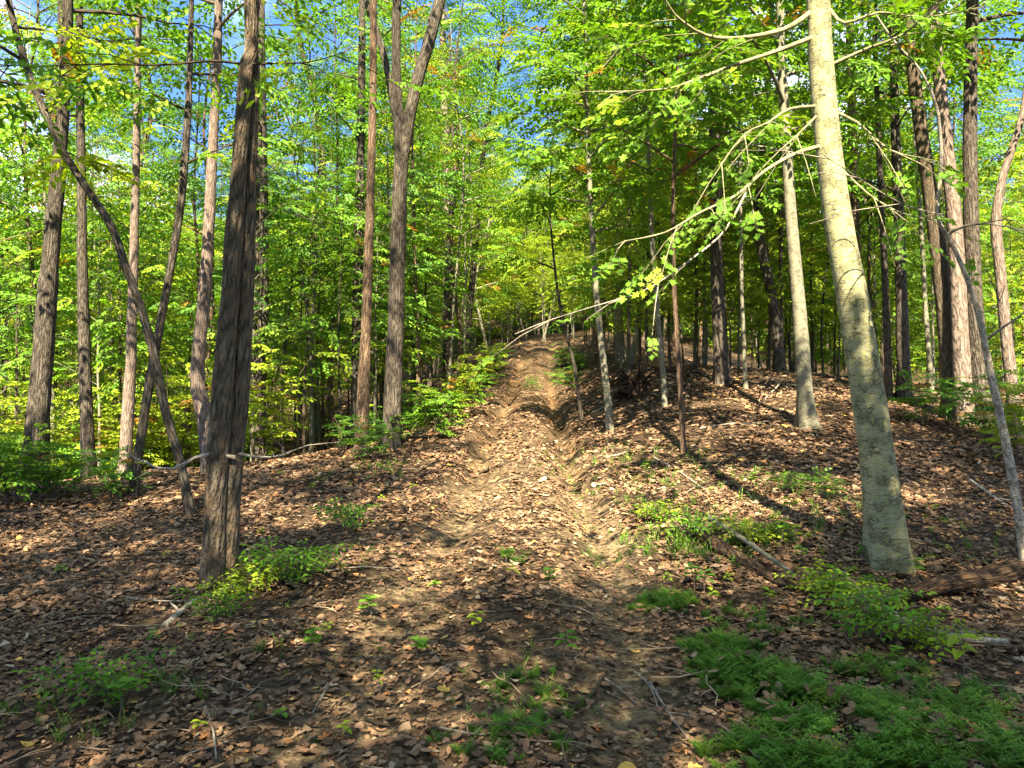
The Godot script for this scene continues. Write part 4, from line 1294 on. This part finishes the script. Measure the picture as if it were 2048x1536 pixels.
func floor_plants() -> void:
	var r := RandomNumberGenerator.new()
	r.seed = 9
	patch("fern_patch", "dense feathery dark green ground cover spreading beside the track at lower right", tuft(1, true),
		[[1500, 1370, 0.32, 0.32, 175, 0.72], [1590, 1410, 0.4, 0.3, 182, 0.77], [1440, 1300, 0.26, 0.25, 91, 0.64], [1330, 1205, 0.25, 0.25, 77, 0.64], [1720, 1460, 0.5, 0.3, 182, 0.77], [1860, 1490, 0.5, 0.3, 161, 0.77], [1990, 1510, 0.4, 0.3, 112, 0.72], [1620, 1510, 0.5, 0.25, 161, 0.77], [1480, 1240, 0.5, 0.4, 42, 0.59], [1900, 1420, 0.6, 0.4, 62, 0.68], [1700, 1370, 0.5, 0.3, 49, 0.68], [1060, 1400, 0.25, 0.4, 30, 0.5], [1000, 1500, 0.3, 0.25, 28, 0.59], [1010, 1120, 0.2, 0.5, 31, 0.68]], Color(0.10, 0.23, 0.03))
	var dropped := []
	var dry := []
	for q in [[1500, 1370], [1560, 1420], [1640, 1450], [1440, 1310], [1720, 1470], [1800, 1490], [1880, 1500], [1330, 1215], [1600, 1390], [1950, 1510]]:
		for k in 12:
			var g := ground(q[0] + r.randf_range(-90, 90), q[1] + r.randf_range(-45, 45)) + Vector3(0, r.randf_range(0.02, 0.09), 0)
			dropped.append(Transform3D(Basis.from_euler(Vector3(r.randf_range(-0.6, 0.6), r.randf() * TAU, r.randf_range(-0.6, 0.6))).scaled(Vector3.ONE * r.randf_range(0.04, 0.09)), g))
			dry.append(dry_colour(r))
	tag(scatter("leaf_litter", dry_leaf(230, 1), dropped, dry, self), "dry leaves lying on the fern patch", "leaf litter", "leaf litter", "stuff")
	patch("grass", "sparse thin grass along the track and over the right slope", tuft(2, false),
		[[1240, 930, 1.4, 2.0, 160, 1.0], [1450, 1000, 1.8, 2.0, 180, 1.0], [1380, 1100, 1.0, 0.8, 170, 1.0], [1065, 770, 0.5, 3.0, 120, 1.3], [1120, 750, 0.7, 4.0, 110, 1.5], [1075, 1380, 0.5, 0.6, 25, 0.7], [620, 1130, 0.8, 0.7, 50, 0.8], [900, 1480, 1.2, 0.5, 30, 0.5], [450, 1300, 1.0, 0.8, 30, 0.6], [1700, 1050, 1.6, 1.2, 130, 0.9], [740, 950, 0.9, 1.2, 50, 1.0], [200, 1420, 0.6, 0.4, 60, 0.8]], Color(0.08, 0.17, 0.03))
	var kinds := []
	for k in 6:
		kinds.append(seedling(500 + k, 4 + k, 0.08 + 0.03 * k, [0.08, 0.07, 0.08, 0.07, 0.06, 0.075][k], k == 2 or k == 5, [MID, YELLOW, MID, DEEP, YELLOW, MID][k]))
	var spots_ := [[620, 1335], [655, 1290], [215, 1395], [240, 1430], [160, 1400], [690, 1035], [520, 1075], [1010, 1130], [1035, 1165], [745, 1240], [870, 1180], [1275, 1030], [1310, 1060], [1325, 1020], [1410, 1195], [1430, 1210], [1390, 1180], [1345, 1190], [1575, 1030], [1560, 1095], [1610, 1100], [1605, 1130], [1480, 1090], [1500, 1120], [1520, 1105], [1545, 1060], [1640, 1170], [1670, 1180], [1720, 1200], [1755, 1215], [1770, 1230], [1690, 1225], [1650, 1200], [1930, 1355], [1860, 1290], [1890, 1230], [1830, 1180], [1540, 1215], [1465, 1190], [1100, 1200], [950, 1290], [1130, 1330], [830, 1330], [760, 1400], [700, 1480], [560, 1450], [390, 1480], [300, 1300], [330, 1120], [120, 1150], [190, 1010], [1290, 1110], [1250, 1090], [1350, 990], [1440, 960], [1500, 985], [1380, 930], [1290, 960], [820, 985], [770, 1010], [560, 960], [620, 985], [1900, 1110], [1720, 1130], [1870, 1030], [1740, 1290], [1800, 1330], [1690, 1300]]
	for q in spots_:
		var g := ground(q[0], q[1])
		var k := r.randi() % 6
		var size := r.randf_range(0.6, 1.1)
		if q[0] == 1930 or q[0] == 1575:
			k = 1
			size = 1.6
		var o := copy(kinds[k], g, r.randf() * TAU, Vector3.ONE * size)
		tell_apart(o, ["small green seedling", "yellow green seedling", "lobed leaf seedling", "dark green seedling", "yellow green many leaved seedling", "tall lobed leaf seedling"][k], "seedling", "seedlings on the forest floor", g)
	for o in kinds:
		o.free()
	# leafy bushes: [x, y, kind, size]
	var bushes := [shrub(600, "low_bush", 7, 0.35, 0.45, 6, MID), shrub(601, "low_bush", 8, 0.3, 0.4, 6, YELLOW), shrub(602, "leafy_bush", 9, 1.3, 0.9, 9, MID, "beech", 0.9), shrub(603, "leafy_bush", 8, 1.7, 1.0, 10, YELLOW, "beech", 0.9), shrub(604, "leafy_bush", 7, 0.9, 0.8, 8, DEEP, "beech", 0.8)]
	for q in [[505, 1178, 1, 0.7], [565, 1165, 0, 0.8], [615, 1158, 0, 0.7], [465, 1200, 1, 0.5], [440, 1240, 0, 0.5], [690, 1060, 0, 0.8], [740, 925, 4, 0.8], [770, 895, 2, 0.7], [690, 900, 4, 0.7], [860, 880, 2, 1.0], [905, 845, 3, 1.0], [940, 815, 2, 1.1], [965, 775, 3, 1.1], [985, 745, 2, 1.2], [830, 850, 4, 1.0], [640, 880, 4, 1.0], [590, 870, 3, 0.8], [560, 890, 2, 0.7], [1710, 1225, 1, 0.7], [1760, 1215, 1, 0.6], [1660, 1195, 1, 0.7], [1500, 1085, 1, 0.7], [1540, 1080, 1, 0.6], [1320, 1040, 1, 0.7], [1385, 1085, 0, 0.8], [1850, 1300, 1, 0.6], [1140, 780, 4, 0.9], [1155, 745, 2, 0.8], [1130, 735, 4, 1.2], [25, 1010, 2, 1.0], [110, 1000, 4, 0.9], [340, 925, 2, 0.7], [230, 1000, 4, 0.8], [225, 1400, 0, 0.6], [60, 930, 3, 1.2], [480, 900, 2, 0.7], [1980, 880, 4, 1.2], [2040, 930, 3, 0.8], [1850, 850, 4, 1.0], [1760, 1290, 0, 0.8], [1650, 1000, 4, 0.3], [1580, 985, 0, 0.7]]:
		var g := ground(q[0], q[1])
		var o := copy(bushes[q[2]], g, r.randf() * TAU, Vector3.ONE * q[3])
		tell_apart(o, ["low green bush", "low yellow green bush", "leafy green bush", "leafy yellow green bush", "dark leafy bush"][q[2]], "bush", "bushes on the forest floor", g)
	for k in 34:
		var px := r.randf_range(-60.0, 590.0)
		var d := r.randf_range(15.5, 27.0)
		var g := spot((px - 1024.0) / F * d, d)
		var o := copy(bushes[3 if k % 3 else 2], g, r.randf() * TAU, Vector3.ONE * r.randf_range(1.0, 1.7))
		tell_apart(o, "sunlit leafy bush", "bush", "bushes on the forest floor", g)
	for o in bushes:
		o.free()

func dead_wood() -> void:
	stump()
	stone()
	stick([[1395, 1075], [1465, 1125], [1530, 1160], [1600, 1195]], 0.17, 0.03, "rotting grey log with flaking bark", M.rotten, "fallen_log", "", 0)
	stick([[1420, 1072], [1480, 1108], [1545, 1150], [1585, 1180]], 0.06, 0.10, "pale strip of loose log bark", M.pale, "fallen_log", "", 0)
	stick([[2080, 1150], [1980, 1170], [1890, 1195], [1800, 1215]], 0.24, 0.06, "thick dark rotten log", M.rotten, "fallen_log", "", 0)
	stick([[1770, 1248], [1830, 1272], [1920, 1292], [2020, 1312]], 0.07, 0.05, "pale sunlit barkless log", M.deadwood, "fallen_log", "", 1)
	var l := [
		[[[1205, 1370], [1190, 1400], [1150, 1430], [1110, 1452]], 0.028], [[[1210, 1372], [1240, 1395], [1272, 1420]], 0.016], [[[730, 1457], [780, 1466], [810, 1452]], 0.016], [[[1270, 1360], [1300, 1395], [1320, 1450]], 0.012],
		[[[420, 1500], [470, 1495], [520, 1510]], 0.026], [[[640, 1415], [652, 1385], [655, 1375], [625, 1445]], 0.016], [[[520, 1445], [600, 1460], [650, 1475]], 0.014], [[[410, 1420], [425, 1480], [432, 1536]], 0.016],
		[[[560, 1390], [610, 1360], [650, 1340]], 0.018], [[[255, 1205], [320, 1208], [380, 1206]], 0.02], [[[170, 1170], [260, 1165], [300, 1168]], 0.02], [[[330, 1260], [370, 1225], [400, 1205]], 0.05], [[[620, 1195], [660, 1150], [690, 1120]], 0.012],
		[[[1310, 920], [1360, 950], [1420, 990]], 0.03], [[[1340, 940], [1375, 935], [1380, 920], [1365, 915]], 0.025], [[[1150, 925], [1220, 915], [1260, 905]], 0.03], [[[960, 950], [1000, 935], [1030, 925]], 0.04], [[[1400, 860], [1470, 850], [1530, 852]], 0.03],
		[[[1520, 790], [1550, 745], [1590, 700]], 0.025], [[[1515, 815], [1560, 770], [1590, 735]], 0.025], [[[1660, 805], [1720, 805], [1730, 810]], 0.03], [[[1500, 740], [1560, 770], [1600, 795]], 0.03], [[[1690, 1010], [1720, 1070], [1790, 1130]], 0.04], [[[1940, 965], [1990, 1000], [2030, 1030]], 0.04],
		[[[1545, 1060], [1575, 1090], [1600, 1120]], 0.016], [[[1480, 1050], [1500, 1085], [1520, 1110]], 0.02], [[[1840, 1160], [1870, 1200], [1880, 1240]], 0.02], [[[1300, 1380], [1340, 1440], [1380, 1490]], 0.016], [[[1330, 1490], [1400, 1510], [1480, 1500]], 0.014], [[[880, 1470], [960, 1482], [1010, 1470]], 0.012],
		[[[1060, 1100], [1110, 1090], [1160, 1095]], 0.016], [[[650, 1150], [730, 1140], [800, 1150]], 0.014], [[[1240, 770], [1300, 740], [1370, 745]], 0.04], [[[1180, 830], [1240, 800], [1290, 765]], 0.03], [[[900, 1030], [950, 1035], [985, 1020]], 0.03], [[[300, 890], [350, 880], [410, 875]], 0.06], [[[270, 950], [300, 925], [340, 900]], 0.03]]
	for k in l.size():
		stick(l[k][0], l[k][1], 0.02, "thin pale fallen twig" if k % 2 else "crooked grey fallen twig", M.deadwood if k % 2 else M.grey, "fallen_twig", "fallen twigs", 1 if k % 4 else 2)
